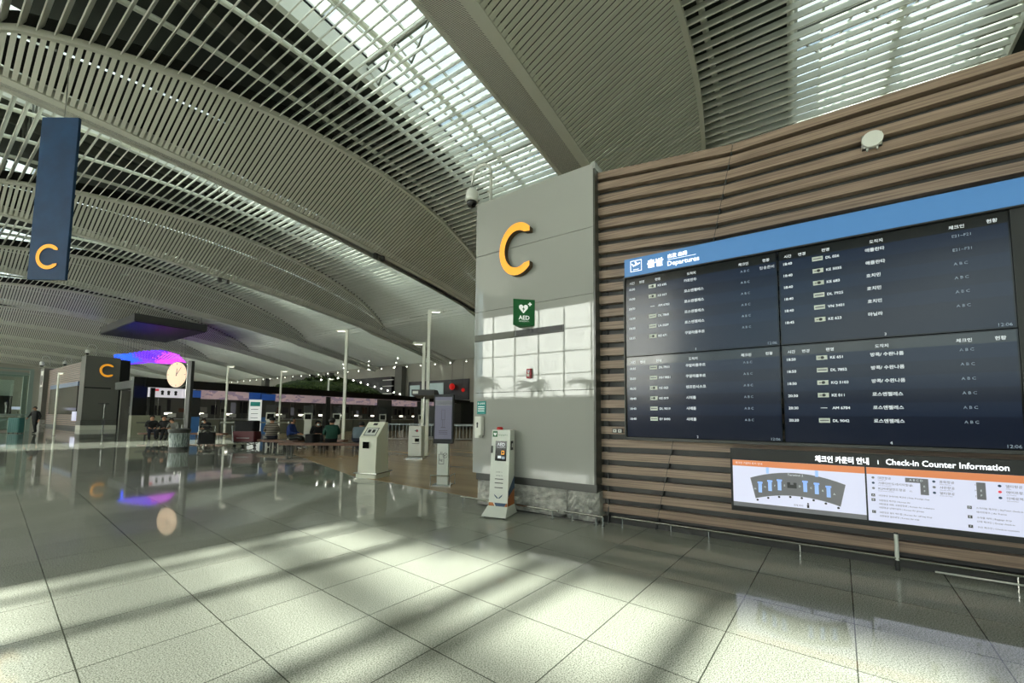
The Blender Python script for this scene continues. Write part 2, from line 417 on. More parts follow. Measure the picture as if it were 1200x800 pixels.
    for x in frange(XA + 3, XB, 8.5):
        q.tube([(x, yg + 2.4, zg(x) + 4.4), (x, yg + 13.6, zg(x) + 4.4)], .11, 'truss_grey', 6)
        for j in range(5):
            y_ = yg + 2.4 + j * 2.2
            q.tube([(x, y_, zg(x) + 4.4), (x, y_ + 1.1, za(x) + .8)], .045, 'truss_grey', 5); q.tube([(x, y_ + 1.1, za(x) + .8), (x, y_ + 2.2, zg(x) + 4.4)], .045, 'truss_grey', 5)
    struct(q, 'trim_5')

# ---- outer walls
def wallbox(name, *a): mm = MB(); mm.box(*a); return struct(mm, name)
wallbox('wall_far', XB, XB + .4, -32, 166, 0, 20, 'wall_pale')
wallbox('wall_end', XA, XB, 163, 163.4, 0, 20, 'wall_pale')
wallbox('wall_back', XA, XB, -31, -30.6, 0, 20, 'wall_pale')
# facade: spandrel, parapet, piers, glazing, mullions
FX = -25.0
TAN = math.tan(SUN_E)
m = MB(); m.box(FX - .3, FX, -31, 163, 0, 3.6, 'wall_grey'); m.box(FX - .3, FX, -31, 28.5, 12.68, 20, 'wall_pale')
m.box(FX - .3, FX, 33.5, 52, 7.5, 20, 'wall_pale'); m.box(FX - .3, FX, 52, 163, 11, 20, 'wall_pale'); m.box(FX - .3, FX, 28.5, 33.5, 16.2, 20, 'wall_pale')
m.box(FX - .3, FX, 6.05, 8.3, 12.58, 12.68, 'wall_pale')
struct(m, 'wall_facade')
m = MB(); m.box(FX - .12, FX - .10, -31, 8.3, 3.6, 12.68, 'glass'); struct(m, 'window_2')
m = MB(); m.box(FX - .12, FX - .10, 28.5, 33.5, 3.6, 16.2, 'glass'); struct(m, 'window_3')
m = MB(); m.box(FX - .12, FX - .10, 8.3, 28.5, 3.6, 12.68, 'frosted'); m.box(FX - .12, FX - .10, 33.5, 52, 3.6, 7.5, 'frosted'); m.box(FX - .12, FX - .10, 52, 163, 3.6, 11, 'frosted'); struct(m, 'window_4')  # frosting added to keep direct sun off the floor and brighten the hall
m = MB()
for yy in frange(-31, 163, 2.9):
    if not (-8 < yy < 8.3): m.box(FX - .1, FX + .04, yy - .05, yy + .05, 3.6, 12.6 if not 28.5 < yy < 33.5 else 16.2, 'truss_grey')
for zz in (3.7, 5.9, 8.1, 10.3): m.box(FX - .1, FX + .04, -31, 163, zz - .045, zz + .045, 'truss_grey')
# heavier posts and rails whose shade falls on the granite
for yy, w_ in ((7.9, .12), (6.88, .2), (5.24, .22), (4.78, .18), (3.6, .24), (2.0, .2), (.6, .2), (-2.2, .25), (-5, .25)):
    m.box(FX - .05, FX + .1, yy - w_ / 2, yy + w_ / 2, 3.6, 12.6, 'truss_grey')
for zz, w_ in ((11.76, .16), (11.42, .07), (11.16, .09)):
    za_, zb_ = zz - .06 * 13, zz + .06 * 3.3
    m.hexa([(FX - .05, -8, za_), (FX + .1, -8, za_), (FX + .1, 8.3, zb_), (FX - .05, 8.3, zb_), (FX - .05, -8, za_ + w_), (FX + .1, -8, za_ + w_), (FX + .1, 8.3, zb_ + w_), (FX - .05, 8.3, zb_ + w_)], 'truss_grey')
for yy in (29.3, 30.3, 31.3, 32.3): m.box(FX - .05, FX + .1, yy - .09, yy + .09, 3.6, 16.2, 'truss_grey')
struct(m, 'trim_6')

# ---- departures wall: folded timber louvre wall
def yk(z): return 1.58 - .2085 * z
CY_, = (2.33,)
def xcorner(z): return 5.84 - .024 * z
def zc(z): return 1.5 + (z - 1.5) * 1.035 if z > 1.5 else z
def wallslat(mb, z0, z1, dx0, dx1, m_):
    for (ya, yb_, left) in ((0, 0, True), (0, 0, False)):
        def pt(z, dx, end):
            if left:
                if end == 0: return (xcorner(z) + dx, CY_, zc(z))
                return (5.88 + dx, yk(z) + .004, z)
            if end == 0: return (5.88 + dx, yk(z) - .004, z)
            return (5.88 + dx, -6.0, z)
        mb.hexa([pt(z0, dx0, 0), pt(z0, dx1, 0), pt(z0, dx1, 1), pt(z0, dx0, 1), pt(z1, dx0, 0), pt(z1, dx1, 0), pt(z1, dx1, 1), pt(z1, dx0, 1)], m_)
m = MB(); z = .16; n_ = 0
while z < 5.0:
    wallslat(m, z, z + .108, -.01, .085, 'wood'); z += .187; n_ += 1
struct(m, 'wall_right')
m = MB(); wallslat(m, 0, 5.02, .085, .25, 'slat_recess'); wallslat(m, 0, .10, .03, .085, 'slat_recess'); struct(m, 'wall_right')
m = MB(); wallslat(m, 5.0, 5.10, -.01, .30, 'wood'); struct(m, 'trim_7')
m = MB(); m.box(6.14, 10.5, -6, 2.3, 0, 4.9, 'wall_grey'); struct(m, 'wall_inner')
m = MB()
m.hexa([(5.875, yk(0) - .008, 0), (5.97, yk(0) - .008, 0), (5.97, yk(0) + .008, 0), (5.875, yk(0) + .008, 0),
        (5.875, yk(5) - .008, 5), (5.97, yk(5) - .008, 5), (5.97, yk(5) + .008, 5), (5.875, yk(5) + .008, 5)], 'charcoal')
m.box(5.83, 5.86, 2.22, 2.24, 0, 5.0, 'charcoal'); struct(m, 'trim_8')

# ---- far wall details
m = MB()
m.box(44.9, 45, 37.6, 50, 4.0, 7.0, 'black'); struct(m, 'window_5')
m = MB(); m.box(44.8, 44.9, 42.5, 45.5, 4.9, 6.6, 'far_screen'); m.box(44.8, 44.9, 47.5, 49.6, 4.3, 6.4, 'far_screen'); struct(m, 'window_6')
m = MB(); m.box(44.4, 45, 53.5, 69.5, 3.6, 8.0, 'black'); struct(m, 'wall_recess')
m = MB()
for y_, w_ in ((51.5, .8), (71, .8), (80, 3.5), (95, .8)): m.box(44.0, 44.9, y_ - w_, y_ + w_, 0, 9.5, 'wall_grey')
for z_ in (5.2, 6.4, 7.4): m.box(44.2, 44.4, 53.0, 55.5, z_, z_ + .12, 'tube_white')
struct(m, 'trim_9')
wallbox('wall_mezzanine', 40.5, 44.8, 36, 104, 0, 3.6, 'charcoal')

# ================================================================== NEAR OBJECTS
# ---- lettered pillar clad in grey panels
t = thing('sign_pillar', 'tall pillar of glossy grey panels on a rough stone base, beside the timber wall', 'pillar', (5.6, 3.45, 0), W)
# local x: -1.13 (world y 4.58) .. 1.13 (2.32); front y=0
m = MB(); zt0, zt1 = 5.33, 5.31
for a, b in ((.56, 1.92), (1.928, 3.34), (3.348, 4.35), (4.358, zt0)):
    m.box(-1.13, 1.10, 0, .9, a, b, 'panel_grey')
# slot cut as a recess box in front
m.build('cladding_panel', t)
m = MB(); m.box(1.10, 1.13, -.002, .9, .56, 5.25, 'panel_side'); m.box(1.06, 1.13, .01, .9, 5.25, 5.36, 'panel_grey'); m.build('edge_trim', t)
m = MB(); m.box(-1.13, .62, -.006, .0, 2.82, 2.935, 'dark_grey'); m.box(-.25, .60, -.012, -.006, 2.84, 2.925, 'black'); m.box(-1.12, -.29, -.012, -.006, 2.83, 2.93, 'wall_grey'); m.build('slot', t)
m = MB(); m.box(-1.08, 1.12, .04, .9, .44, .56, 'dark_grey'); m.build('skirting', t)
m = MB()
for a, b in ((-1.09, .62), (.63, 1.14)):
    nx = 16; nz = 8; vs_ = []; fs_ = []
    for j in range(nz + 1):
        for i in range(nx + 1):
            e = 0 if i in (0, nx) or j in (0, nz) else 1
            vs_.append((a + (b - a) * i / nx, .10 - e * (.01 + .05 * random.random()), .02 + .43 * j / nz))
    for j in range(nz):
        for i in range(nx): q = j * (nx + 1) + i; fs_.append([q, q + 1, q + nx + 2, q + nx + 1])
    m.poly(vs_, 'stone', fs_); m.box(a, b, .1, .9, .02, .45, 'stone')
m.build('stone_base', t)
m = MB(); m.box(-1.0, 1.05, .12, .85, 0, .02, 'charcoal'); m.build('plinth', t)

t2 = thing('letter_sign', 'large amber letter C fixed high on the glossy grey pillar', 'sign', (5.585, 3.66, 4.26), W)
m = MB(); cshape(m, .03, 0, .44, .31, -.10, .0, 'amber', 'amber_side', .80, 47); m.build('letter_face', t2)

t2 = thing('aed_sign', 'green three-sided AED sign with white heart jutting from pillar', 'sign', (5.597, 3.5, 2.97), W)
m = MB(); m.prism([(-.14, 0), (-.10, -.25), (.15, 0)], 0, .42, 'green_sign')
m.build('sign_body', t2)
m = MB()
pa, pb = Vector((-.10, -.25, 0)), Vector((.15, 0, 0)); dd = (pb - pa).normalized(); LW = (pb - pa).length; nn = Vector((dd.y, -dd.x, 0))
q = MB(); text(q, 'AED', LW / 2, .09, .065, 'white_sign', 0, 'c', bold=.003)
text(q, '자동심장충격기', LW / 2, .055, .018, 'white_sign', 0, 'c')
hp = [(0, .16), (.07, .24), (.075, .275), (.055, .30), (.025, .30), (0, .275), (-.025, .30), (-.055, .30), (-.075, .275), (-.07, .24)]
q.poly([(LW / 2 - .01 + a, 0, b + .03) for a, b in hp], 'white_sign')
q.poly([(LW / 2 - .01 + a, -.002, b + .03) for a, b in ((.012, .28), (-.02, .225), (0, .225), (-.01, .18), (.025, .24), (.005, .24))], 'green_sign')
q.poly([(LW / 2 + .085, 0, .315), (LW / 2 + .105, 0, .315), (LW / 2 + .105, 0, .375), (LW / 2 + .085, 0, .375)], 'white_sign')
q.poly([(LW / 2 + .065, 0, .335), (LW / 2 + .125, 0, .335), (LW / 2 + .125, 0, .355), (LW / 2 + .065, 0, .355)], 'white_sign')
q.v = [tuple(pa + dd * x + nn * (.003 - y) + Vector((0, 0, z))) for x, y, z in q.v]
q.build('lettering', t2)

t2 = thing('alarm_call_box', 'small dark red emergency box in the middle of the grey pillar', 'call box', (5.597, 3.435, 2.13), W)
m = MB(); m.rbox(-.045, .045, -.04, 0, 0, .155, 'red_box', .012); m.build('housing', t2)
m = MB(); m.box(-.025, .012, -.044, -.04, .03, .07, 'white'); m.box(-.02, .025, -.044, -.04, .105, .125, 'text_grey'); m.disc(0, .09, .012, -.046, -.04, 'white'); m.build('button_panel', t2)

t2 = thing('notice_plate', 'teal notice with white lines at the left edge of the pillar', 'sign', (5.597, 4.40, 1.56), W)
m = MB(); m.box(-.09, .09, -.012, 0, 0, .22, 'teal_sign'); m.build('plate', t2)
m = MB(); text(m, '손 소독제', 0, .165, .028, 'white_sign', -.014, 'c')
for k_ in range(3): m.box(-.07, .07, -.014, -.012, .12 - .035 * k_, .130 - .035 * k_, 'white_sign')
m.build('lettering', t2)
t2 = thing('hand_sanitizer_dispenser', 'white wall-mounted sanitizer dispenser under the teal notice', 'dispenser', (5.597, 4.40, 1.16), W)
m = MB(); m.rbox(-.075, .075, -.11, 0, .04, .36, 'white', .03); m.build('housing', t2)
m = MB(); m.disc(0, .24, .022, -.116, -.11, 'line_dark', sx=.7); m.box(-.012, .012, -.115, -.11, .17, .24, 'line_dark'); m.build('level_window', t2)
m = MB(); m.rbox(-.05, .05, -.13, -.02, 0, .04, 'white', .02); m.build('nozzle_tray', t2)

# rails along pillar and wall
t = thing('bumper_rail', 'low steel rail round the foot of the stone pillar base', 'rail', (5.56, 3.45, 0), W)
m = MB(); m.tube([(-1.35, 0, .13), (-.1, 0, .13), (.55, 0, .13)], .016, 'steel'); m.tube([(.62, .05, .13), (1.22, .05, .13), (1.22, .2, .13)], .016, 'steel'); m.build('rail_tube', t)
for x in (-1.3, -.45, .45, .75, 1.12, 1.22):
    y = 0 if x < .6 else .05
    m = MB(); m.tube([(x, y, 0), (x, y, .13)], .012, 'steel'); m.lathe([(.03, 0), (.03, .006)], 'steel', (x, y, 0), 12); m.build('post', t)
t = thing('bumper_rail', 'long low steel rail on short posts along the timber wall', 'rail', (5.74, 0, 0), W)
m = MB(); m.tube([(-2.15, 0, .12), (-1.5, .02, .12), (4.2, .02, .12)], .014, 'steel'); m.tube([(1.12, .01, .045), (2.0, .01, .045)], .009, 'white'); m.build('rail_tube', t)
for x in (-2.0, -1.35, -.9, .04, 1.66, 3.2):
    m = MB(); m.tube([(x, .02, 0), (x, .02, .12)], .009, 'steel'); m.build('post', t)
t = thing('tube_lamp', 'short white upright tube standing against timber wall below information screens', 'lamp', (5.76, -.85, 0), W)
m = MB(); m.tube([(0, 0, .10), (0, 0, .36)], .017, 'panel_white', 10); m.build('tube', t)
m = MB(); m.tube([(0, 0, 0), (0, 0, .10)], .02, 'charcoal', 10); m.build('foot', t)
m = MB(); m.tube([(0, 0, .36), (0, 0, .372)], .018, 'charcoal', 10); m.build('end_cap', t)

# ---- AED cabinet
t = thing('aed_cabinet', 'white standing AED cabinet with orange and navy corner, in front of pillar', 'cabinet', (5.35, 3.79, 0), R(-78))
m = MB()
m.hexa([(-.155, -.13, .14), (.155, -.13, .14), (.155, .15, .14), (-.155, .15, .14), (-.155, -.03, 1.31), (.155, -.03, 1.31), (.155, .15, 1.31), (-.155, .15, 1.31)], 'panel_white'); m.build('body', t)
m = MB(); m.hexa([(-.20, -.30, .02), (.20, -.30, .02), (.20, .17, .02), (-.20, .17, .02), (-.165, -.145, .15), (.165, -.145, .15), (.165, .155, .15), (-.165, .155, .15)], 'panel_white')
m.build('foot', t)
for x in (-.16, .16):
    for y in (-.25, .13):
        m = MB(); m.tube([(x, y, 0), (x, y, .022)], .018, 'black', 8); m.build('caster', t)
def fy(z, e=.003): return -.13 + .10 * (z - .14) / 1.17 - e
def face_q(mb, x0, x1, z0, z1, m_, e=.003):
    mb.poly([(x0, fy(z0, e), z0), (x1, fy(z0, e), z0), (x1, fy(z1, e), z1), (x0, fy(z1, e), z1)], m_)
m = MB(); face_q(m, -.085, .105, .83, 1.14, 'black_gloss'); m.build('glass_door', t)
m = MB()
for sx, x, z, h, mm in (('AED', .01, 1.06, .05, 'text_white'), ('자동심장충격기', .01, 1.03, .016, 'text_white'), ('자동심장충격기', .03, 1.22, .018, 'green_sign'), ('사용방법 안내', 0, .60, .014, 'line_dark'), ('응급상황 119', 0, .655, .014, 'line_dark')):
    q = MB(); text(q, sx, x, z, h, mm, 0, 'c'); q.v = [(a, fy(c, .006), c) for a, b, c in q.v]; 
    for fc, mi in zip(q.f, q.mi): m.poly([q.v[i] for i in fc], q.ms[mi])
face_q(m, .02, .07, .93, .99, 'amber', .006); face_q(m, .03, .06, .945, .975, 'black_gloss', .008); face_q(m, -.04, .02, .87, .91, 'text_white', .006); face_q(m, .03, .08, .86, .90, 'text_grey', .006)
for z in (.55, .49, .42): face_q(m, -.07, .07, z, z + .012, 'line_dark')
face_q(m, -.14, -.06, 1.20, 1.29, 'green_sign', .004)
m.poly([(-.10 + a * .35, fy(1.24, .007), 1.215 + (b - .16) * .35) for a, b in hp], 'white_sign')
for s_ in (-1, 1):
    m.poly([(0, fy(.3, .006), .27), (s_ * .07, fy(.3, .006), .33), (s_ * .06, fy(.3, .006), .30), (s_ * .02, fy(.3, .006), .262)], 'aed_navy')
m.build('lettering', t)
m = MB(); face_q(m, -.155, .155, .142, .20, 'aed_orange', .004)
m.poly([(-.03, fy(.142, .006), .142), (.10, fy(.142, .006), .142), (.14, fy(.2, .006), .20), (-.06, fy(.2, .006), .20)], 'aed_navy')
m.poly([(-.05, fy(.142, .008), .142), (-.03, fy(.142, .008), .142), (-.06, fy(.2, .008), .20), (-.08, fy(.2, .008), .20)], 'white')
X_ = .158
m.poly([(X_, -.12, .142), (X_, .15, .142), (X_, .15, .52), (X_, -.11, .26)], 'aed_orange'); m.poly([(X_ + .002, -.10, .29), (X_ + .002, .15, .40), (X_ + .002, .15, .60), (X_ + .002, -.10, .38)], 'aed_navy'); m.build('color_band', t)
m = MB(); m.hexa([(-.151, fy(.9, .02), .95), (-.127, fy(.9, .02), .95), (-.127, fy(.9, 0), .95), (-.151, fy(.9, 0), .95), (-.151, fy(1.03, .02), 1.06), (-.127, fy(1.03, .02), 1.06), (-.127, fy(1.03, 0), 1.06), (-.151, fy(1.03, 0), 1.06)], 'black'); m.build('door_latch', t)
m = MB(); m.box(.155, .165, -.01, .07, 1.0, 1.14, 'black'); m.box(.165, .168, .01, .05, 1.04, 1.10, 'white'); m.build('side_sticker', t)
m = MB(); m.lathe([(.05, 0), (.05, .03), (.035, .045)], 'red', (-.06, .05, 1.31), 14); m.build('alarm_lamp', t)

# ---- security cameras on gooseneck brackets
def gooseneck(name, label, loc, rz, s=1, group=None):
    t = thing(name, label, 'camera', loc, rz, group)
    m = MB(); path = [(0, 0, -.15 * s), (0, 0, .30 * s)]
    for k in range(9): a = math.pi * k / 8; path.append((0, -.17 * s + .17 * s * math.cos(a), .32 * s + .17 * s * math.sin(a)))
    path.append((0, -.34 * s, .18 * s)); m.tube(path, .022 * s, 'white', 8); m.build('bracket', t, smooth=True)
    m = MB(); m.lathe([(.03 * s, .2 * s), (.085 * s, .15 * s), (.095 * s, .04 * s), (.09 * s, 0)], 'white', (0, -.34 * s, 0)); m.build('housing', t, smooth=True)
    m = MB(); m.sphere((0, -.34 * s, -.01 * s), .075 * s, 'black_gloss'); m.build('dome', t, smooth=True)
    return t
gooseneck('dome_camera', 'white dome camera on curved bracket at the top of near pillar', (5.74, 4.38, 5.52), R(180), 1.3)

# ---- departures board
BX = 5.69; BS = BX / 5.82
t = thing('departures_board', 'large departures board of four dark screens under a blue header', 'display board', (BX, 0, H * (1 - BS)), W); t.scale = (BS, BS, BS)
# local x = -world y ; front y = 0
m = MB(); m.box(-1.95, 2.4, -.02, .06, 3.555, 3.82, 'header_blue'); m.build('header', t)
m = MB()
text(m, '출발', -1.62, 3.64, .085, 'header_text', -.024, bold=.008)
text(m, '出发 出発', -1.34, 3.72, .042, 'header_text', -.024, bold=.004)
text(m, 'Departures', -1.345, 3.61, .062, 'header_text', -.024, bold=.003)
m.box(-1.34, -.98, -.024, -.021, 3.695, 3.699, 'header_text')
for a, b, c, d in ((-1.86, -1.70, 3.62, 3.626), (-1.86, -1.70, 3.774, 3.78), (-1.86, -1.854, 3.62, 3.78), (-1.706, -1.70, 3.62, 3.78)): m.box(a, b, -.024, -.021, c, d, 'header_text')
m.poly([(x, -.024, z) for x, z in ((-1.845, 3.735), (-1.835, 3.74), (-1.815, 3.715), (-1.785, 3.722), (-1.80, 3.765), (-1.785, 3.765), (-1.755, 3.73), (-1.725, 3.74), (-1.72, 3.73), (-1.75, 3.712), (-1.82, 3.692))], 'header_text')
m.box(-1.82, -1.74, -.024, -.021, 3.645, 3.651, 'header_text')
m.build('header_lettering', t)
m = MB(); m.box(-1.965, -1.95, -.03, .07, 1.22, 3.56, 'dark_grey'); m.box(-1.965, 2.4, -.03, .07, 1.21, 1.245, 'charcoal'); m.box(-1.95, 2.4, -.028, .05, 3.54, 3.556, 'charcoal'); m.box(1.80, 2.4, .01, .06, 1.245, 3.54, 'charcoal')
m.build('frame', t)
S_ = {
 (0, 0): ('1', [('18:30', 'KE 695', '카트만두', 'A B C', '탑승준비', 1), ('18:30', 'KE 017', '로스앤젤레스', 'A B C', '', 1), ('18:30', 'AM 6702', '로스앤젤레스', 'A B C', '', 0), ('18:30', 'DL 7868', '로스앤젤레스', 'A B C', '', 2), ('18:35', 'LA 5539', '로스앤젤레스', 'A B C', '', 2), ('18:35', 'KE 671', '쿠알라룸푸르', 'A B C', '', 1)]),
 (0, 1): ('2', [('18:35', 'DL 7911', '쿠알라룸푸르', 'A B C', '', 2), ('18:35', 'MH 9821', '쿠알라룸푸르', 'A B C', '', 2), ('18:35', 'KE 023', '샌프란시스코', 'A B C', '', 1), ('18:40', 'KE 019', '시애틀', 'A B C', '', 1), ('18:40', 'DL 9019', '시애틀', 'A B C', '', 2), ('18:40', 'EY 8490', '시애틀', 'A B C', '', 2)]),
 (1, 0): ('3', [('18:40', 'DL 026', '애틀란타', 'E21~F21', '', 2), ('18:40', 'KE 5035', '애틀란타', 'E21~F21', '', 1), ('18:40', 'KE 683', '호치민', 'A B C', '', 1), ('18:40', 'DL 7925', '호치민', 'A B C', '', 2), ('18:40', 'VN 3401', '호치민', 'A B C', '', 2), ('18:45', 'KE 623', '마닐라', 'A B C', '', 1)]),
 (1, 1): ('4', [('18:50', 'KE 651', '방콕/ 수완나품', 'A B C', '', 1), ('18:50', 'DL 7852', '방콕/ 수완나품', 'A B C', '', 2), ('18:50', 'KQ 5103', '방콕/ 수완나품', 'A B C', '', 1), ('20:30', 'KE 011', '로스앤젤레스', 'A B C', '', 1), ('20:30', 'AM 6704', '로스앤젤레스', 'A B C', '', 0), ('20:30', 'DL 9042', '로스앤젤레스', 'A B C', '', 2)]),
}
for (cx_, ry), (num, rows) in S_.items():
    x0 = -1.94 + 1.872 * cx_; x1 = x0 + 1.86; z1 = 3.535 - 1.15 * ry; z0 = z1 - 1.14
    m = MB(); m.box(x0, x1, 0, .05, z0, z1, 'black_gloss')
    m.box(x0 + .012, x1 - .012, -.002, 0, z0 + .012, z1 - .012, 'screen')
    m.box(x0 + .012, x1 - .012, -.004, -.002, z1 - .12, z1 - .012, 'screen_head')
    for k in range(6):
        if k % 2 == 0: m.box(x0 + .012, x1 - .012, -.0035, -.002, z1 - .12 - .142 * (k + 1), z1 - .12 - .142 * k, 'screen_row')
    sc_ = m.build('screen', t)
    m = MB(); hz = z1 - .095
    for sx, xx in (('시간', .06), ('변경', .20), ('편명', .42), ('도착지', .84), ('체크인', 1.45), ('현황', 1.71)): text(m, sx, x0 + xx, hz, .029, 'text_white', -.005, bold=.001)
    for k, (tm, fl, ds, ci, st, lg) in enumerate(rows):
        z = z1 - .185 - .142 * k; zl = z
        text(m, tm, x0 + .05, z, .030, 'text_white', -.005, bold=.0015)
        text(m, fl, x0 + .455, z, .029, 'text_white', -.005, bold=.0015)
        text(m, ds, x0 + .80, z, .031, 'text_white', -.005, bold=.0015)
        text(m, ci, x0 + 1.47, z, .028, 'text_grey', -.005)
        if st: text(m, st, x0 + 1.68, z, .03, 'text_white', -.005)
        if lg:
            m.box(x0 + .33, x0 + .43, -.006, -.005, z - .008, z + .042, 'panel_white')
            if lg == 1: m.disc(x0 + .385, z + .017, .017, -.008, -.006, 'line_dark', 12); m.box(x0 + .345, x0 + .365, -.008, -.006, z + .012, z + .02, 'line_dark')
            else: m.box(x0 + .34, x0 + .42, -.008, -.006, z + .01, z + .024, 'lcd_grey')
        else: m.box(x0 + .35, x0 + .41, -.006, -.005, z + .012, z + .018, 'text_white')
    text(m, num, (x0 + x1) / 2, z0 + .02, .03, 'text_white', -.005, 'c'); text(m, '12:06', x1 - .03, z0 + .02, .032, 'text_grey', -.005, 'r')
    m.build('flight_rows', sc_)

# ---- check-in counter information board
t = thing('information_board', 'low wide check-in counter information board with terminal map, below departures board', 'display board', (BX, 0, H * (1 - BS)), W); t.scale = (BS, BS, BS)
m = MB(); m.box(-.64, 2.4, -.005, .06, .40, 1.155, 'black'); m.build('frame', t)
m = MB(); text(m, '체크인 카운터 안내', .21, 1.045, .055, 'header_text', -.008, width=.46, bold=.004); text(m, 'I', .745, 1.05, .045, 'header_text', -.008)
text(m, 'Check-in Counter Information', .81, 1.052, .058, 'header_text', -.008, width=.86, bold=.002); m.build('header_lettering', t)
m = MB(); x0, x1 = -.615, .635; z0, z1 = .46, 1.015
m.box(x0, x1, -.012, 0, z0, z1, 'lcd_white'); m.box(x0, x1, -.014, -.012, z1 - .07, z1, 'lcd_orange'); m.box(x0, x1, -.014, -.012, z0, z0 + .05, 'lcd_grey')
sc_ = m.build('map_screen', t)
m = MB(); text(m, '체크인 카운터 위치 안내', x0 + .03, z1 - .045, .02, 'text_white', -.016)
top = []; bot = []
for k in range(13):
    a = -1 + 2 * k / 12; top.append((.02 + .45 * a, .90 - .09 * a * a)); bot.append((.02 + .40 * a, .64 - .07 * a * a))
m.poly([(x, -.015, z) for x, z in top + bot[::-1]], 'lcd_grey')
text(m, 'Terminal 2', .02, .865, .024, 'text_white', -.0175, 'c')
for x in (-.33, -.23, -.135, .11, .215, .32):
    z = .76 - .09 * ((x - .02) / .45) ** 2
    m.box(x - .018, x + .018, -.018, -.015, z - .06, z + .06, 'lcd_blue'); m.box(x - .026, x + .026, -.018, -.015, z + .045, z + .065, 'lcd_blue')
m.box(-.06, .03, -.018, -.015, .725, .79, 'lcd_dark'); m.box(-.03, .0, -.02, -.018, .765, .79, 'lcd_grey')
for x in (-.25, .22): m.box(x - .014, x + .014, -.018, -.015, .875, .945, 'lcd_blue')
for x, ch in ((-.38, 'H'), (-.28, 'G'), (-.18, 'F'), (-.085, 'E'), (.06, 'D'), (.165, 'C'), (.27, 'B'), (.37, 'A')):
    text(m, ch, x, .745 - .09 * ((x - .02) / .45) ** 2, .02, 'text_white', -.018, 'c')
for k in range(8):
    a = -1 + 2 * k / 7; m.disc(.02 + .38 * a, .625 - .07 * a * a, .012, -.018, -.015, 'line_dark', 10)
m.disc(.13, .567, .009, -.018, -.015, 'line_dark', 10); m.box(.12, .14, -.018, -.015, .52, .555, 'line_dark')
text(m, '현재 위치', .04, .53, .016, 'line_dark', -.018, 'c'); m.build('map_drawing', sc_)
m = MB(); x0, x1 = .65, 1.90; m.box(x0, x1, -.012, 0, z0, z1, 'lcd_white'); m.box(x0, x1, -.014, -.012, z1 - .07, z1, 'lcd_orange')
sc_ = m.build('table_screen', t)
m = MB()
def row(x, z, nm, en, code):
    text(m, nm, x + .06, z, .020, 'line_dark', -.0145); text(m, en, x + .06, z - .018, .010, 'lcd_grey', -.0145)
    if code: text(m, code, x + .30, z, .014, 'lcd_grey', -.0145)
row(.68, .90, '대한항공', 'Korean Air', 'KE'); row(.68, .845, '가루다인도네시아항공', 'Garuda Indonesia', 'GA'); row(.68, .79, 'KLM네덜란드항공', 'Royal Dutch Airlines', 'KL')
row(1.14, .90, '중화항공', 'China Airlines', 'CI'); row(1.14, .845, '샤먼항공', 'Xiamen Airlines', 'MF'); row(1.14, .79, '델타항공', 'Delta Air Lines', 'DL')
row(1.58, .90, '델타항공', 'Delta', ''); row(1.58, .845, '에어프랑스', 'Air France', ''); row(1.58, .79, '아에로멕시코', 'Aeromexico', '')
for x in (.69, 1.15, 1.59):
    for k, z in enumerate((.90, .845, .79)): m.disc(x + .01, z + .01, .012, -.0165, -.0145, ('lcd_red' if x == 1.59 and k == 1 else 'aed_navy' if (k + int(x * 10)) % 2 else 'lcd_grey'), 10)
m.box(.95, 1.12, -.0165, -.0145, .885, .93, 'lcd_grey'); m.box(1.06, 1.12, -.0165, -.0145, .77, .885, 'lcd_grey'); m.box(1.45, 1.51, -.0165, -.0145, .77, .93, 'lcd_grey')
text(m, 'A B C D', 1.03, .90, .02, 'text_white', -.0175, 'c')
for z, ch in ((.845, 'E'), (.80, 'F')): text(m, ch, 1.09, z, .018, 'text_white', -.0175, 'c'); text(m, ch, 1.48, z, .018, 'text_white', -.0175, 'c')
z = .72
for g_, rr in (('A', ['대한항공 프리미엄 체크인 | First, Prestige class']), ('B', ['대한항공 체크인 | Korean Air', '대한항공 제휴, 공동운항편 | Korean Air codeshare', '대한항공 단체카운터 | Korean Air groups']), ('C', ['대한항공 셀프 백드랍 | Korean Air self bag drop', '대한항공 웹모바일 | Korean Air web'])):
    m.box(.68, .71, -.0165, -.0145, z - .006, z + .022, 'lcd_dark'); text(m, g_, .695, z, .018, 'text_white', -.0175, 'c')
    for r_ in rr: text(m, r_, .74, z, .014, 'line_dark', -.0145); z -= .037
    z -= .012
z = .68
for g_, rr in (('D', ['스카이팀 체크인 | SkyTeam check-in', '에어프랑스 | Air France']), ('E', ['수하물 위탁 | Baggage drop', '단체 체크인 | Group check-in']), ('F', ['유인 체크인 | Check-in counters'])):
    m.box(1.38, 1.41, -.0165, -.0145, z - .006, z + .022, 'lcd_dark'); text(m, g_, 1.395, z, .018, 'text_white', -.0175, 'c')
    for r_ in rr: text(m, r_, 1.44, z, .014, 'line_dark', -.0145); z -= .037
    z -= .015
m.build('table_text', sc_)

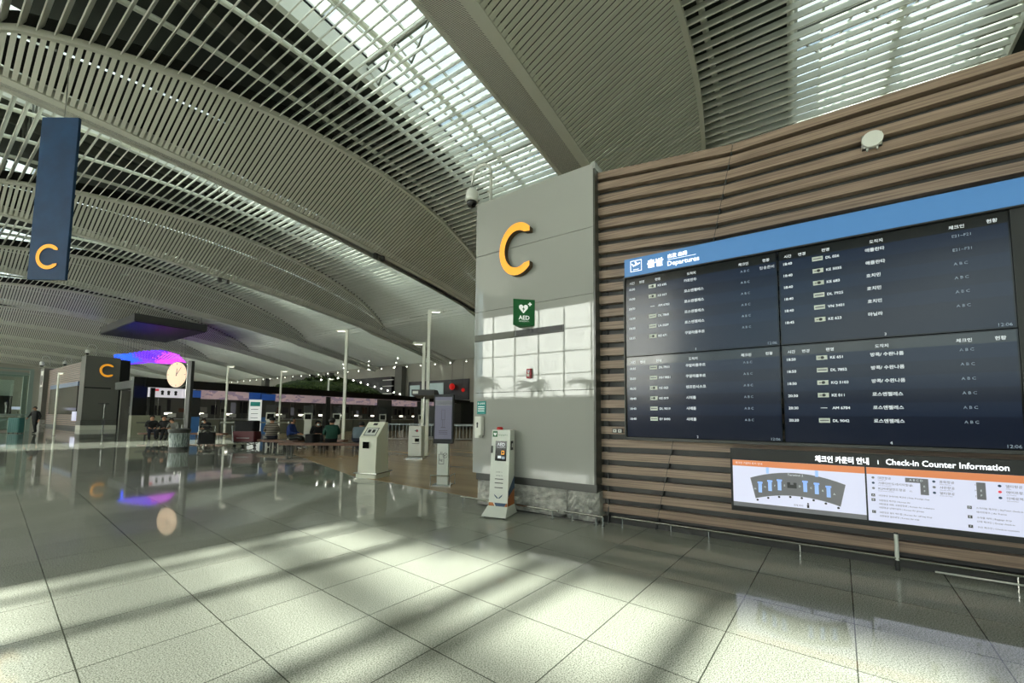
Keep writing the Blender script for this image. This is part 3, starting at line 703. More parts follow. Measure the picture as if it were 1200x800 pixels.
t = thing('wireless_access_point', 'small white rounded wireless unit on the upper timber wall', 'access point', (5.868, -.84, 4.60), W)
m = MB(); m.rbox(-.085, .085, -.06, 0, -.075, .075, 'white', .05, 5)
m.v = [(x, y, z) for x, y, z in m.v]; m.build('housing', t, smooth=False)
m = MB(); m.disc(0, 0, .088, -.085, -.05, 'white', sx=1.05); m.build('cover', t)
m = MB(); m.box(-.05, -.035, -.05, -.02, -.105, -.08, 'white'); m.box(.035, .05, -.05, -.02, -.105, -.08, 'white'); m.build('bracket', t)
t = thing('socket_plate', 'small double wall socket on timber wall between pillar and board', 'socket', (5.80, 2.07, 1.33), W)
m = MB(); m.box(-.075, .075, -.02, 0, -.03, .03, 'charcoal'); m.build('plate', t)
for x in (-.037, .037): m = MB(); m.box(x - .025, x + .025, -.026, -.02, -.022, .022, 'white'); m.disc(x, 0, .01, -.028, -.026, 'charcoal', 10); m.build('outlet', t)

# ---- blue hanging banner
t = thing('hanging_banner', 'long blue banner with amber C hanging from the ceiling at left', 'banner', (2.78, 22.72, 6.43), math.atan2(22.13 - 23.3, 3.17 - 2.38))
m = MB(); m.rbox(-.71, .71, -.05, .05, 0, 6.3, 'banner_blue', .02); m.build('banner_panel', t)
m = MB(); cshape(m, .03, .86, .48, .34, -.075, -.051, 'amber', 'amber_side', .95, 42); m.build('letter', t)
m = MB(); m.tube([(.1, 0, 6.3), (.1, 0, 8.8)], .018, 'steel'); m.build('wire', t)

# ================================================================== MIDDLE DISTANCE
def tilt(mb, c, ang):
    rm = Matrix.Rotation(ang, 3, 'X'); mb.v = [tuple(rm @ (Vector(v) - c) + c) for v in mb.v]
# ivory check kiosk
t = thing('luggage_size_kiosk', 'ivory slanted-top self-service kiosk standing alone near the pillar', 'kiosk', (6.75, 8.72, 0), R(-70))
m = MB(); m.prism([(-.30, .10), (.30, .10), (.22, 1.36), (.10, 1.36), (-.27, .98)], -.24, .24, 'ivory', 'x')
# side profile in local y (front -y), z
m.build('body', t)
m = MB(); m.rbox(-.28, .28, -.34, .34, 0, .10, 'ivory', .04); m.build('base', t)
m = MB(); m.tube([(-.31, -.37, .12), (.31, -.37, .12), (.31, .37, .12), (-.31, .37, .12), (-.31, -.37, .12)], .014, 'steel'); m.build('bumper', t)
m = MB(); m.box(-.12, .04, -.315, -.28, .72, .88, 'black_gloss'); m.build('card_reader', t)
def slope_q(mb, x0, x1, s0, s1, m_, e=.006):
    def P_(x, s): return (x, -.27 + .37 * s - .7 * e, .98 + .38 * s + .7 * e)
    mb.poly([P_(x0, s0), P_(x1, s0), P_(x1, s1), P_(x0, s1)], m_)
m = MB(); slope_q(m, -.17, .17, .12, .62, 'line_dark', .005); slope_q(m, -.15, .15, .15, .59, 'panel_white', .008)
slope_q(m, -.10, -.02, .3, .5, 'line_dark', .010); slope_q(m, .02, .10, .3, .5, 'line_dark', .010); m.build('touch_panel', t)
m = MB(); slope_q(m, -.06, .06, .78, .92, 'line_dark', .006); m.build('printer_slot', t)

# baggage weight column with portrait screen
t = thing('portrait_screen_stand', 'tall portrait screen on white column with baggage kg sign', 'kiosk', (6.82, 6.42, 0), R(-62))
m = MB(); m.box(-.22, .22, -.06, .06, .92, 2.0, 'black'); m.build('screen_case', t)
m = MB(); m.box(-.19, .19, -.066, -.06, 1.02, 1.95, 'tint_screen')
for (a, b, c, d) in ((-.04, .04, 1.66, 1.665), (-.04, .04, 1.44, 1.445), (-.04, -.035, 1.44, 1.665), (.035, .04, 1.44, 1.665), (-.02, -.015, 1.28, 1.44), (.015, .02, 1.28, 1.44), (-.05, .05, 1.27, 1.28)): m.box(a, b, -.069, -.066, c, d, 'line_dark')
for z in (1.20, 1.165, 1.13): m.box(-.1, .1, -.069, -.066, z, z + .008, 'line_dark')
m.box(-.19, .19, -.068, -.066, 1.76, 1.88, 'lcd_grey'); m.build('screen', t)
m = MB(); m.box(-.20, .20, .06, .09, .95, 1.98, 'white'); m.build('back_cover', t)
m = MB(); m.rbox(-.13, .13, -.05, .07, .03, .92, 'panel_white', .02); m.build('column', t)
m = MB()
for (a, b, c, d) in ((-.09, .03, .68, .688), (-.09, .03, .47, .478), (-.09, -.082, .47, .688), (.022, .03, .47, .688), (-.05, -.044, .688, .74), (-.02, -.014, .688, .74)): m.box(a, b, -.053, -.05, c, d, 'line_dark')
text(m, 'kg', -.07, .54, .055, 'line_dark', -.053)
for k in range(16):
    a = 2 * math.pi * k / 16; a2 = 2 * math.pi * (k + 1) / 16
    m.poly([(.055 + r_ * math.cos(q), -.054, .66 + r_ * math.sin(q)) for r_, q in ((.055, a), (.055, a2), (.047, a2), (.047, a))], 'line_dark')
m.poly([(x, -.054, z) for x, z in ((.03, .66), (.05, .64), (.085, .69), (.08, .695), (.05, .655), (.036, .666))], 'line_dark')
m.build('pictogram', t)
m = MB(); m.box(-.2, .2, -.16, .16, 0, .03, 'steel'); m.build('base_plate', t)
m = MB(); m.tube([(-.22, -.2, 0), (-.22, -.2, .24), (.22, -.2, .24), (.22, -.2, 0)], .013, 'steel'); m.build('guard_hoop', t)
m = MB(); m.tube([(.22, .2, 0), (.22, .2, .24), (.22, -.2, .24)], .013, 'steel'); m.build('guard_hoop', t)

def lamp_pole(loc, h, rz, label, arm=.5, r=.06, group='lamp poles in the check-in hall', side=1):
    t = thing('lamp_pole', label, 'lamp', loc, rz, group)
    m = MB(); m.box(-r, r, -r * .7, r * .7, 0, h, 'tube_white'); m.build('pole', t)
    m = MB(); m.box(-r if side > 0 else -arm, arm if side > 0 else r, -r * .7, r * .7, h, h + .09, 'tube_white'); m.build('arm', t)
    m = MB(); m.lathe([(r * 2.2, 0), (r * 2.2, .02)], 'steel', (0, 0, 0), 14); m.build('base_plate', t)
    m = MB(); xa = arm * .5 * side; m.box(xa - arm * .3, xa + arm * .3, -r * .5, r * .5, h - .012, h, 'strip_lamp'); m.build('lamp_head', t)
    return t
W2 = R(-56)
lamp_pole((11.44, 11.66, 0), 5.62, W2, 'tallest white lamp pole rising behind the portrait screen')
lamp_pole((12.75, 13.28, 0), 4.68, W2, 'shorter white lamp pole just left of the tallest one', side=-1)
lamp_pole((14.8, 22.0, 0), 6.6, W2, 'white lamp pole rising behind the seated people in green', side=-1, r=.08, arm=.7)
lamp_pole((13.2, 33.8, 0), 4.98, W2, 'white lamp pole in front of the pink canopy band, left end')
lamp_pole((17.2, 34.2, 0), 5.05, W2, 'white lamp pole behind the blue clad canopy pier')
lamp_pole((22.8, 36.5, 3.87), 1.1, W2, 'stubby white lamp post standing on top of dark canopy', r=.07)
lamp_pole((6.0, 41.5, 0), 4.2, W2, 'slim white pole beside the far glass lift', r=.045, arm=.3)

t = thing('scale_kiosk', 'white pay-station cabinet with arrow sign behind the portrait screen', 'kiosk', (10.5, 11.2, 0), R(-62))
m = MB(); m.rbox(-.24, .24, -.2, .2, .06, 1.18, 'panel_white', .02); m.build('body', t)
m = MB(); m.rbox(-.3, .3, -.26, .26, 0, .06, 'steel', .02); m.build('base_plate', t)
m = MB(); m.box(.0, .16, -.204, -.2, .62, .74, 'black_gloss'); m.build('screen', t)
m = MB(); m.box(-.02, .10, -.204, -.2, 1.0, 1.02, 'line_dark'); m.poly([(.06, -.205, 1.05), (.06, -.205, .97), (.12, -.205, 1.01)], 'red'); m.disc(.07, 1.01, .05, -.203, -.2, 'lcd_grey', 16)
m.box(-.1, .16, -.204, -.2, .80, .82, 'line_dark'); m.box(-.1, .16, -.204, -.2, .55, .565, 'line_dark'); m.build('lettering', t)
m = MB(); m.tube([(-.33, -.32, 0), (-.33, -.32, .12), (.33, -.32, .12), (.33, -.32, 0)], .013, 'steel'); m.build('guard_rail', t)
t = thing('overhead_sign_box', 'dark wedge-shaped sign fixture on the tall poles behind portrait screen', 'sign', (10.9, 11.45, 2.3), R(-62))
m = MB(); m.prism([(-.35, .0), (.4, -.1), (.4, .02), (.1, .2), (-.35, .2)], -.25, .6, 'charcoal', 'x'); m.build('housing', t)
m = MB(); m.box(-.2, .0, -.36, -.35, .05, .15, 'panel_white'); m.build('lettering', t)
m = MB(); m.tube([(.1, .1, -2.3), (.1, .1, .05)], .03, 'steel'); m.build('post', t)

# clock
t = thing('station_clock', 'round lit clock with roman-style hands on a tall grey post', 'clock', (7.5, 23.1, 0), R(-70))
t['label'] = 'round glowing cream clock held beside a tall grey post'
m = MB(); m.box(-.11, .11, -.07, .07, 0, 4.0, 'dark_grey'); m.box(-.13, -.11, -.08, .08, 0, 4.0, 'steel'); m.build('post', t)
m = MB(); m.box(-.95, .0, -.03, .03, 3.86, 3.92, 'dark_grey'); m.build('arm', t)
cc = (-.74, 3.36)
m = MB(); m.disc(*cc, .62, -.07, .07, 'dark_grey', 36); cs = m.build('case', t)
m = MB(); m.disc(*cc, .59, -.085, -.07, 'clock_face', 36)
for k in range(12):
    a = 2 * math.pi * k / 12; c, s = math.cos(a), math.sin(a); r1, r2 = (.47, .55) if k % 3 == 0 else (.52, .55)
    m.poly([(cc[0] + c * r1 - s * .012, -.088, cc[1] + s * r1 + c * .012), (cc[0] + c * r1 + s * .012, -.088, cc[1] + s * r1 - c * .012), (cc[0] + c * r2 + s * .012, -.088, cc[1] + s * r2 - c * .012), (cc[0] + c * r2 - s * .012, -.088, cc[1] + s * r2 + c * .012)], 'line_dark')
m.build('dial', cs)
def hand(a, L, wd):
    m = MB(); c, s = math.sin(R(a)), math.cos(R(a))
    m.poly([(cc[0] - c * .06 - s * wd, -.092, cc[1] - s * .06 + c * wd), (cc[0] - c * .06 + s * wd, -.092, cc[1] - s * .06 - c * wd), (cc[0] + c * L + s * wd * .5, -.092, cc[1] + s * L - c * wd * .5), (cc[0] + c * L - s * wd * .5, -.092, cc[1] + s * L + c * wd * .5)], 'line_dark'); m.build('hand', cs)
hand(3, .30, .024); hand(38, .44, .018)

t = thing('litter_bin', 'round glass-sided litter bin standing by the clock post', 'litter bin', (6.85, 21.9, 0))
m = MB(); m.lathe([(.33, .12), (.36, .5), (.36, .72)], 'glass_marble', n=24); m.build('body', t)
m = MB(); m.lathe([(.35, 0), (.35, .12)], 'dark_grey', n=24); m.build('base', t)
m = MB(); m.lathe([(.38, .72), (.40, .80), (.40, .88), (.30, .90)], 'dark_grey', n=24); m.build('rim', t)
m = MB(); m.tube([(-.07, 0, .9), (-.07, 0, 1.08)], .035, 'steel'); m.tube([(.07, 0, .9), (.07, 0, 1.08)], .035, 'steel'); m.build('ashtray_post', t)

# ================================================================== PEOPLE
def person(label, loc, rz, pose, shirt, trousers, mask=False, shoe='cloth_black', hairlen=.5, group=None, hat=False):
    root = thing('person', label, 'person', loc, rz, group)
    V = {}; E = []; RR = {}
    def v(n, p, r): V[n] = Vector(p); RR[n] = r
    def e(a, b): E.append((a, b))
    if pose == 'sit':
        hz_ = .50; lean = .0
        v('pel', (0, 0, hz_), .125); v('wai', (0, .0, hz_ + .17), .115); v('che', (0, -.03, hz_ + .38), .135); v('nk', (0, -.07, hz_ + .56), .055); v('hd', (0, -.10, hz_ + .68), .085); v('ht', (0, -.10, hz_ + .78), .075)
        for s, n in ((-1, 'l'), (1, 'r')):
            v('sh' + n, (s * .17, -.03, hz_ + .48), .062); v('el' + n, (s * .24, -.10, hz_ + .22), .045); v('wr' + n, (s * .12, -.32, hz_ + .16), .030); v('ha' + n, (s * .09, -.39, hz_ + .14), .032)
            v('hp' + n, (s * .09, -.05, hz_ - .01), .095); v('kn' + n, (s * .12, -.45, hz_ + .0), .068); v('an' + n, (s * .11, -.42 - .06 * s, .10), .042); v('to' + n, (s * .12, -.58 - .06 * s, .045), .036)
    elif pose == 'hunch':
        hz_ = .50
        v('pel', (0, 0, hz_), .125); v('wai', (0, -.06, hz_ + .17), .12); v('che', (0, -.18, hz_ + .33), .135); v('nk', (0, -.29, hz_ + .46), .055); v('hd', (0, -.36, hz_ + .54), .085); v('ht', (0, -.40, hz_ + .62), .075)
        for s, n in ((-1, 'l'), (1, 'r')):
            v('sh' + n, (s * .17, -.20, hz_ + .42), .062); v('el' + n, (s * .25, -.30, hz_ + .15), .045); v('wr' + n, (s * .10, -.46, hz_ + .12), .030); v('ha' + n, (s * .06, -.53, hz_ + .14), .032)
            v('hp' + n, (s * .09, -.05, hz_ - .01), .095); v('kn' + n, (s * .13, -.45, hz_ + .0), .068); v('an' + n, (s * .12, -.44, .10), .042); v('to' + n, (s * .13, -.60, .045), .036)
    else:  # walking, pulling a case with the left (image) hand
        v('pel', (0, 0, .95), .13); v('wai', (0, -.01, 1.1), .12); v('che', (0, -.04, 1.32), .15); v('nk', (0, -.07, 1.50), .06); v('hd', (0, -.10, 1.61), .088); v('ht', (0, -.10, 1.71), .076)
        for s, n in ((-1, 'l'), (1, 'r')):
            v('sh' + n, (s * .19, -.03, 1.42), .066)
            if s < 0: v('el' + n, (-.44, .02, 1.22), .048); v('wr' + n, (-.66, .06, 1.04), .032); v('ha' + n, (-.73, .07, .99), .033)
            else: v('el' + n, (.30, .02, 1.15), .048); v('wr' + n, (.33, -.06, .92), .032); v('ha' + n, (.33, -.09, .85), .033)
            v('hp' + n, (s * .09, 0, .90), .10); v('kn' + n, (s * .11, -.08 * s - .03, .50), .068); v('an' + n, (s * .12, .12 * -s + .04, .10), .042); v('to' + n, (s * .13, .12 * -s - .12, .045), .036)
    for a, b in (('pel', 'wai'), ('wai', 'che'), ('che', 'nk'), ('nk', 'hd'), ('hd', 'ht')): e(a, b)
    for n in 'lr':
        for a, b in (('che', 'sh'), ('sh', 'el'), ('el', 'wr'), ('wr', 'ha'), ('pel', 'hp'), ('hp', 'kn'), ('kn', 'an'), ('an', 'to')):
            e(a if a in ('che', 'pel') else a + n, b + n)
        d = (V['ha' + n] - V['wr' + n]).normalized(); sd = d.cross(Vector((0, 0, 1))).normalized()
        for k, (o_, L_) in enumerate(((-.024, .055), (-.008, .065), (.008, .062), (.024, .05), (.045, .03))):
            a = f'f{n}{k}'; b = f'g{n}{k}'
            v(a, V['ha' + n] + sd * o_ + d * (.045 if k < 4 else .0), .010); v(b, V[a] + d * L_ * .8 + sd * (o_ * .3) + Vector((0, 0, -.02)), .008); e('ha' + n, a); e(a, b)
    names = list(V); me = bpy.data.meshes.new('body'); me.from_pydata([V[n] for n in names], [(names.index(a), names.index(b)) for a, b in E], [])
    ob = bpy.data.objects.new('body_tmp', me); COL.objects.link(ob)
    md = ob.modifiers.new('s', 'SKIN'); 
    if not me.skin_vertices: 
        raise RuntimeError('skin')
    for i, n in enumerate(names):
        sv = me.skin_vertices[0].data[i]; r_ = RR[n]; r_ *= 1.28 if n[:2] in ('sh', 'el', 'hp', 'kn', 'ch', 'pe', 'wa') else 1.08 if n in ('hd', 'ht') else 1; sv.radius = (r_ * (1.3 if n in ('che', 'pel', 'wai') else 1), r_); sv.use_root = (n == 'pel')
    sb = ob.modifiers.new('b', 'SUBSURF'); sb.levels = 1; sb.render_levels = 1
    dg = bpy.context.evaluated_depsgraph_get(); dg.update()
    nm = bpy.data.meshes.new_from_object(ob.evaluated_get(dg)); bpy.data.objects.remove(ob)
    for mm in ('skin', shirt, trousers, shoe): nm.materials.append(MATS[mm])
    segs = []
    for a, b in E:
        kk = 0 if (a[:2] in ('hd', 'nk', 'ha') or b[:2] in ('ha', 'ht') or a[0] in 'fg') else 2 if (b[:2] in ('hp', 'kn', 'an')) else 3 if b[:2] == 'to' else 1
        segs.append((V[a], V[b], kk))
    for p in nm.polygons:
        best = 9; c = p.center
        for a, b, kk in segs:
            ab = b - a; tt = max(0, min(1, (c - a).dot(ab) / ab.length_squared)); d = (c - a - ab * tt).length
            if d < best: best = d; p.material_index = kk
        p.use_smooth = True
    o = bpy.data.objects.new('body', nm); COL.objects.link(o); o.parent = root
    hd = V['hd']; ht = V['ht']; ax = (ht - hd).normalized()
    h = MB(); hc = hd + ax * .055 + Vector((0, .022, 0))
    h.sphere((0, 0, 0), .108, 'hair', 14, 1.12)
    h.v = [tuple(Vector(q) + hc) for q in h.v if True]; 
    keep = []; mi_ = []
    for fc, mi in zip(h.f, h.mi):
        c = sum((Vector(h.v[i]) for i in fc), Vector()) / len(fc) - hc
        if c.z > -.10 * hairlen - .01 and not (c.y < -.045 and c.z < .035): keep.append(fc); mi_.append(mi)
    h.f = keep; h.mi = mi_; h.build('hair', root, smooth=True)
    fm = MB()
    for s in (-1, 1): fm.sphere(tuple(hd + Vector((s * .034, -.082, .035))), .011, 'hair', 8)
    fm.build('eyes', root)
    fm = MB(); fm.sphere(tuple(hd + Vector((0, -.092, .012))), .016, 'skin', 8); fm.build('nose', root)
    if mask:
        fm = MB(); fm.sphere(tuple(hd + Vector((0, -.055, -.012))), .055, 'mask_white', 12); fm.build('face_mask', root)
    else:
        fm = MB(); fm.sphere(tuple(hd + Vector((0, -.080, -.03))), .018, 'red_box', 8, .35); fm.build('mouth', root)
    root.scale = (1.0, 1.0, 1.0) if pose == 'walk' else (1.22, 1.1, 1.07)
    return root

# benches
def bench(loc, L, rz, label):
    t = thing('bench', label, 'bench', loc, rz, 'long wooden benches in the waiting area')
    m = MB(); m.rbox(-L / 2, L / 2, -.28, .28, .29, .40, 'bench_wood', .03); m.build('seat', t)
    for x in (-L / 2 + .35, 0, L / 2 - .35):
        m = MB(); m.box(x - .03, x + .03, -.2, -.15, 0, .29, 'charcoal'); m.box(x - .03, x + .03, .15, .2, 0, .29, 'charcoal'); m.box(x - .03, x + .03, -.2, .2, .25, .29, 'charcoal'); m.build('leg', t)
    return t
BA = math.atan2(-2.5, 0.9)
bench((9.95, 16.2, 0), 3.4, R(-56), 'dark wooden bench at right with the person in green on it')
bench((9.8, 19.3, 0), 2.6, R(-84), 'dark wooden bench carrying the person in striped top')
bench((11.2, 18.4, 0), 2.4, R(-56), 'dark wooden bench behind, under the person in black')
bench((9.0, 31.35, 0), 2.6, R(-56), 'dark wooden bench beyond the clock with three travellers')
bench((10.75, 29.6, 0), 2.0, R(-56), 'dark wooden bench under the traveller by the blue pier base')
FB = R(-56 + 90)
person('person in brown striped top seated with back turned', (9.74, 20.0, 0), R(150), 'sit', 'cloth_stripe', 'cloth_denim', group='seated travellers')
person('person in bright blue jacket and white shoes sitting sideways', (9.88, 18.61, 0), R(40), 'sit', 'cloth_blue', 'cloth_black', shoe='shoe_white', hairlen=1.2, group='seated travellers')
person('person in black with white face mask looking down', (11.14, 18.54, 0), R(-30), 'hunch', 'cloth_black', 'cloth_black', mask=True, group='seated travellers')
person('person in dark green top seated with back turned', (10.1, 15.8, 0), R(150), 'sit', 'cloth_green', 'cloth_black', hairlen=1.2, group='seated travellers')
person('person in grey-blue jacket bending beside the ivory kiosk', (10.75, 15.0, 0), R(120), 'hunch', 'cloth_greyblue', 'cloth_denim', group='seated travellers')
person('person in dark coat sitting left of the bench beyond clock', (8.6, 31.96, 0), R(-10), 'sit', 'cloth_black', 'cloth_denim', group='travellers beyond the clock')
person('person in black sitting upright in middle beyond the clock', (9.03, 31.3, 0), R(-40), 'sit', 'cloth_black', 'cloth_black', group='travellers beyond the clock')
person('person in grey coat leaning over beyond the clock', (9.45, 30.7, 0), R(-60), 'hunch', 'cloth_grey', 'cloth_black', group='travellers beyond the clock')
person('person with face mask hunched over beside blue pier base', (10.73, 29.69, 0), R(-60), 'hunch', 'cloth_black', 'cloth_grey', mask=True, group='travellers beyond the clock')
pm = person('person in black walking and pulling a teal suitcase at far left', (5.75, 46.5, 0), R(-60), 'walk', 'cloth_black', 'cloth_black')
pm.scale = (1.12, 1.12, 1.12)
# suitcase pulled by the walker
def suitcase(loc, rz, s, mt, label, h=.72, handle=.35):
    t = thing('suitcase', label, 'suitcase', loc, rz)
    m = MB(); m.rbox(-.25 * s, .25 * s, -.15 * s, .15 * s, .06, .06 + h * s, mt, .05 * s)
    for k in range(5): m.box((-.2 + .09 * k) * s, (-.17 + .09 * k) * s, -.158 * s, -.15 * s, .12, h * s, mt)
    m.build('shell', t)
    m = MB(); m.tube([(-.09 * s, .1 * s, h * s), (-.09 * s, .1 * s, (h + handle) * s), (.09 * s, .1 * s, (h + handle) * s), (.09 * s, .1 * s, h * s)], .012, 'steel'); m.build('handle', t)
    for x in (-.2, .2):
        for y in (-.1, .1): m = MB(); m.tube([(x * s - .015, y * s, .03), (x * s + .015, y * s, .03)], .03, 'black', 10); m.build('wheel', t)
    return t
suitcase((4.95, 47.6, 0), R(-50), 1.5, 'suit_teal', 'teal hard suitcase pulled behind the walking person in black')
# luggage trolleys
def trolley(loc, rz, label, lab2):
    t = thing('luggage_trolley', label, 'trolley', loc, rz)
    m = MB(); m.box(-.32, .32, -.45, .42, .22, .27, 'charcoal'); m.build('platform', t)
    m = MB(); m.tube([(-.3, .42, .25), (-.3, .52, 1.0), (.3, .52, 1.0), (.3, .42, .25)], .02, 'steel'); m.tube([(-.3, .45, .5), (.3, .45, .5)], .015, 'steel'); m.tube([(-.3, .47, .75), (.3, .47, .75)], .015, 'steel'); m.build('push_handle', t)
    m = MB(); m.tube([(-.28, .3, .22), (-.24, -.2, .10), (-.1, -.5, .2)], .018, 'steel'); m.tube([(.28, .3, .22), (.24, -.2, .10), (.1, -.5, .2)], .018, 'steel'); m.build('frame', t)
    for x, y in ((-.3, .35), (.3, .35), (0, -.4)):
        m = MB(); m.tube([(x - .02, y, .07), (x + .02, y, .07)], .07, 'black', 12); m.tube([(x, y, .07), (x, y, .22)], .012, 'steel'); m.build('wheel', t)
    return t
trolley((9.3, 21.4, 0), R(34), 'luggage trolley loaded with maroon and black bags', '')
m = MB(); m.rbox(-.55, .55, -.28, .28, 0, .48, 'suit_maroon', .08); m.box(-.3, .3, -.29, -.28, .16, .18, 'shoe_white')
o = tag(m.build('holdall', loc=(9.3, 21.4, .27), rot=R(-56)), 'maroon case lying flat on the loaded trolley', 'bag')
m = MB(); m.rbox(-.5, .5, -.25, .25, 0, .5, 'cloth_black', .12); m.tube([(-.15, 0, .33), (0, 0, .42), (.15, 0, .33)], .015, 'cloth_black')
o = tag(m.build('holdall', loc=(9.3, 21.4, .75), rot=R(-56)), 'soft black bag on top of the maroon case', 'bag')
trolley((7.75, 21.6, 0), R(-20), 'luggage trolley with dark bags just right of clock post', '')
m = MB(); m.rbox(-.30, .30, -.38, .36, 0, .45, 'cloth_black', .1); m.tube([(-.12, 0, .44), (0, 0, .52), (.12, 0, .44)], .015, 'cloth_black')
tag(m.build('holdall', loc=(7.75, 21.55, .27), rot=R(-20)), 'bulky black bag on the trolley by the clock post', 'bag')
m = MB(); m.rbox(-.3, .3, -.2, .2, 0, .34, 'cloth_black', .1); m.tube([(-.12, 0, .33), (0, 0, .42), (.12, 0, .33)], .015, 'cloth_black')
tag(m.build('backpack', loc=(9.75, 16.6, .40), rot=R(30)), 'black bag on the bench beside the person in green', 'bag')

for _o in list(COL.objects):
    if _o.name.startswith(('holdall', 'backpack')):
        _b = _o.modifiers.new('bevel', 'BEVEL'); _b.width = .07; _b.segments = 3
# ================================================================== FAR ISLAND WITH LETTER C
t = thing('sign_pillar', 'far dark grey pillar block with amber C, end of the next wall', 'pillar', (10.7, 54.4, 0), 0)
m = MB(); m.box(-1.2, 1.2, 0, 1.8, .85, 3.85, 'wall_grey'); m.box(-1.2, 1.2, 0, 1.8, 4.05, 6.95, 'wall_grey'); m.box(-1.2, 1.2, .03, 1.8, 3.85, 4.05, 'wall_grey'); m.build('cladding_panel', t)
m = MB(); m.box(-1.15, .65, -.005, .03, 3.88, 4.0, 'black'); m.build('slot', t)
m = MB(); m.box(-1.24, 1.22, -.05, 1.8, 0, .40, 'girder_paint'); m.box(-1.24, 1.22, -.05, 1.8, .42, .80, 'wall_grey'); m.build('stone_base', t)
m = MB(); m.box(1.22, 1.95, .02, 1.8, 0, 6.8, 'black'); m.build('side_column', t)
m = MB(); m.disc(1.6, 4.5, .1, -.01, .02, 'white', 12); m.disc(1.6, .75, .12, -.02, .02, 'lamp', 12); m.build('wall_light', t)
t2 = thing('letter_sign', 'amber letter C on the far dark grey pillar', 'sign', (10.95, 54.39, 5.65), 0)
m = MB(); cshape(m, .05, 0, .63, .45, -.14, 0, 'amber', 'amber_side', .9, 47); m.build('letter_face', t2)
t = thing('louvre_wall_unit', 'far timber louvre wall with dark departures screens behind far pillar', 'wall unit', (9.7, 64, 0), W)
m = MB(); m.box(-9.4, 7.7, .06, 3, 0, 6.6, 'charcoal')
for k in range(32):
    z = .3 + .197 * k
    m.box(-9.4, 7.7, 0, .08, z, z + .11, 'wood')
m.build('louvre_panel', t)
m = MB(); m.box(-6.5, 6.6, -.08, 0, 1.4, 4.2, 'black_gloss'); m.build('screen', t)
m = MB(); m.box(-6.5, 6.6, -.09, 0, 4.2, 4.65, 'far_header'); m.build('header', t)
m = MB(); m.box(5.4, 7.0, -.14, -.08, .8, 1.7, 'lcd_white'); m.build('notice_screen', t)
t = thing('sign_pillar', 'narrow grey pillar with round sign at far end of timber wall', 'pillar', (9.3, 74.2, 0), W)
m = MB(); m.box(-.5, 1.6, 0, 2.6, .75, 6.8, 'wall_grey'); m.build('cladding_panel', t)
m = MB(); m.box(-.5, 1.6, .0, 2.6, 0, .74, 'stone'); m.build('stone_base', t)
m = MB(); m.disc(.7, 5.4, .6, -.06, 0, 'black', 20, sx=.9); m.box(.0, 1.4, -.03, 0, 4.6, 6.5, 'white'); m.build('round_sign', t)
gooseneck('dome_camera', 'white dome camera on top of the far C pillar', (10.3, 55.2, 7.22), R(-90), 1.8)
gooseneck('dome_camera', 'white dome camera at the left end of the far louvre wall', (9.9, 74.0, 7.17), R(-60), 2.4)
gooseneck('dome_camera', 'white dome camera over the middle of the far louvre wall', (10.4, 66.0, 6.87), R(-60), 1.8)
t = thing('floor_stand_sign', 'thin grey floor stand in front of the far C pillar', 'stand', (8.4, 41.5, 0), R(-20))
m = MB(); m.tube([(0, 0, .03), (0, 0, 2.2)], .04, 'steel'); m.build('pole', t)
m = MB(); m.box(-.35, .25, -.03, .03, 2.2, 2.28, 'dark_grey'); m.build('sign_plate', t)
m = MB(); m.lathe([(.25, 0), (.2, .03)], 'steel'); m.build('base', t)
m = MB(); m.box(-.1, .1, -.08, .08, .7, 1.1, 'dark_grey'); m.build('control_box', t)

# glass lift tower at far left
t = thing('glass_lift', 'glass and steel enclosure at far left edge of hall', 'glass enclosure', (3.6, 52, 0), 0)
for x in (-2.5, 0, 2.4):
    for y in (0, 3): m = MB(); m.box(x - .12, x + .12, y - .12, y + .12, 0, 5.0, 'steel_green'); m.build('post', t)
m = MB()
for z in (0.9, 1.3, 4.6, 5.0): m.box(-2.6, 2.5, -.13, .1, z, z + .12, 'steel_green')
m.box(-2.6, 2.5, 2.9, 3.1, 4.6, 5.0, 'steel_green'); m.build('frame', t)
m = MB(); m.box(-2.4, 2.3, 0, .03, .1, 4.6, 'glass_green'); m.build('glass_panel', t)
m = MB(); m.box(-1.9, 1.6, 1.2, 2.6, 1.4, 2.9, 'charcoal'); m.box(-1.9, 1.6, 1.15, 1.3, 2.9, 4.2, 'panel_white'); m.box(-1.9, 1.6, 1.15, 1.2, .2, .9, 'panel_white'); m.build('cabin', t)
# far counters behind lift
for i, (x, y) in enumerate(((-1.5, 66), (4.5, 72))):
    t = thing('counter_desk', ['pale counter desk behind the glass enclosure', 'pale counter desk beyond the far louvre wall', 'pale counter desk deepest in the hall'][i], 'counter', (x, y, 0), 0)
    m = MB(); m.box(-3.5, 3.5, 0, .8, 0, 1.1, 'wall_pale'); m.build('body', t); m = MB(); m.box(-3.6, 3.6, -.1, .9, 1.1, 1.16, 'white'); m.build('worktop', t)
    m = MB(); m.box(-3.5, 3.5, -.05, 0, 1.9, 2.2, 'lcd_white'); m.build('light_strip', t)
    for xx in (-3.3, 3.3): m = MB(); m.box(xx - .05, xx + .05, 0, .1, 1.16, 2.3, 'steel'); m.build('post', t)

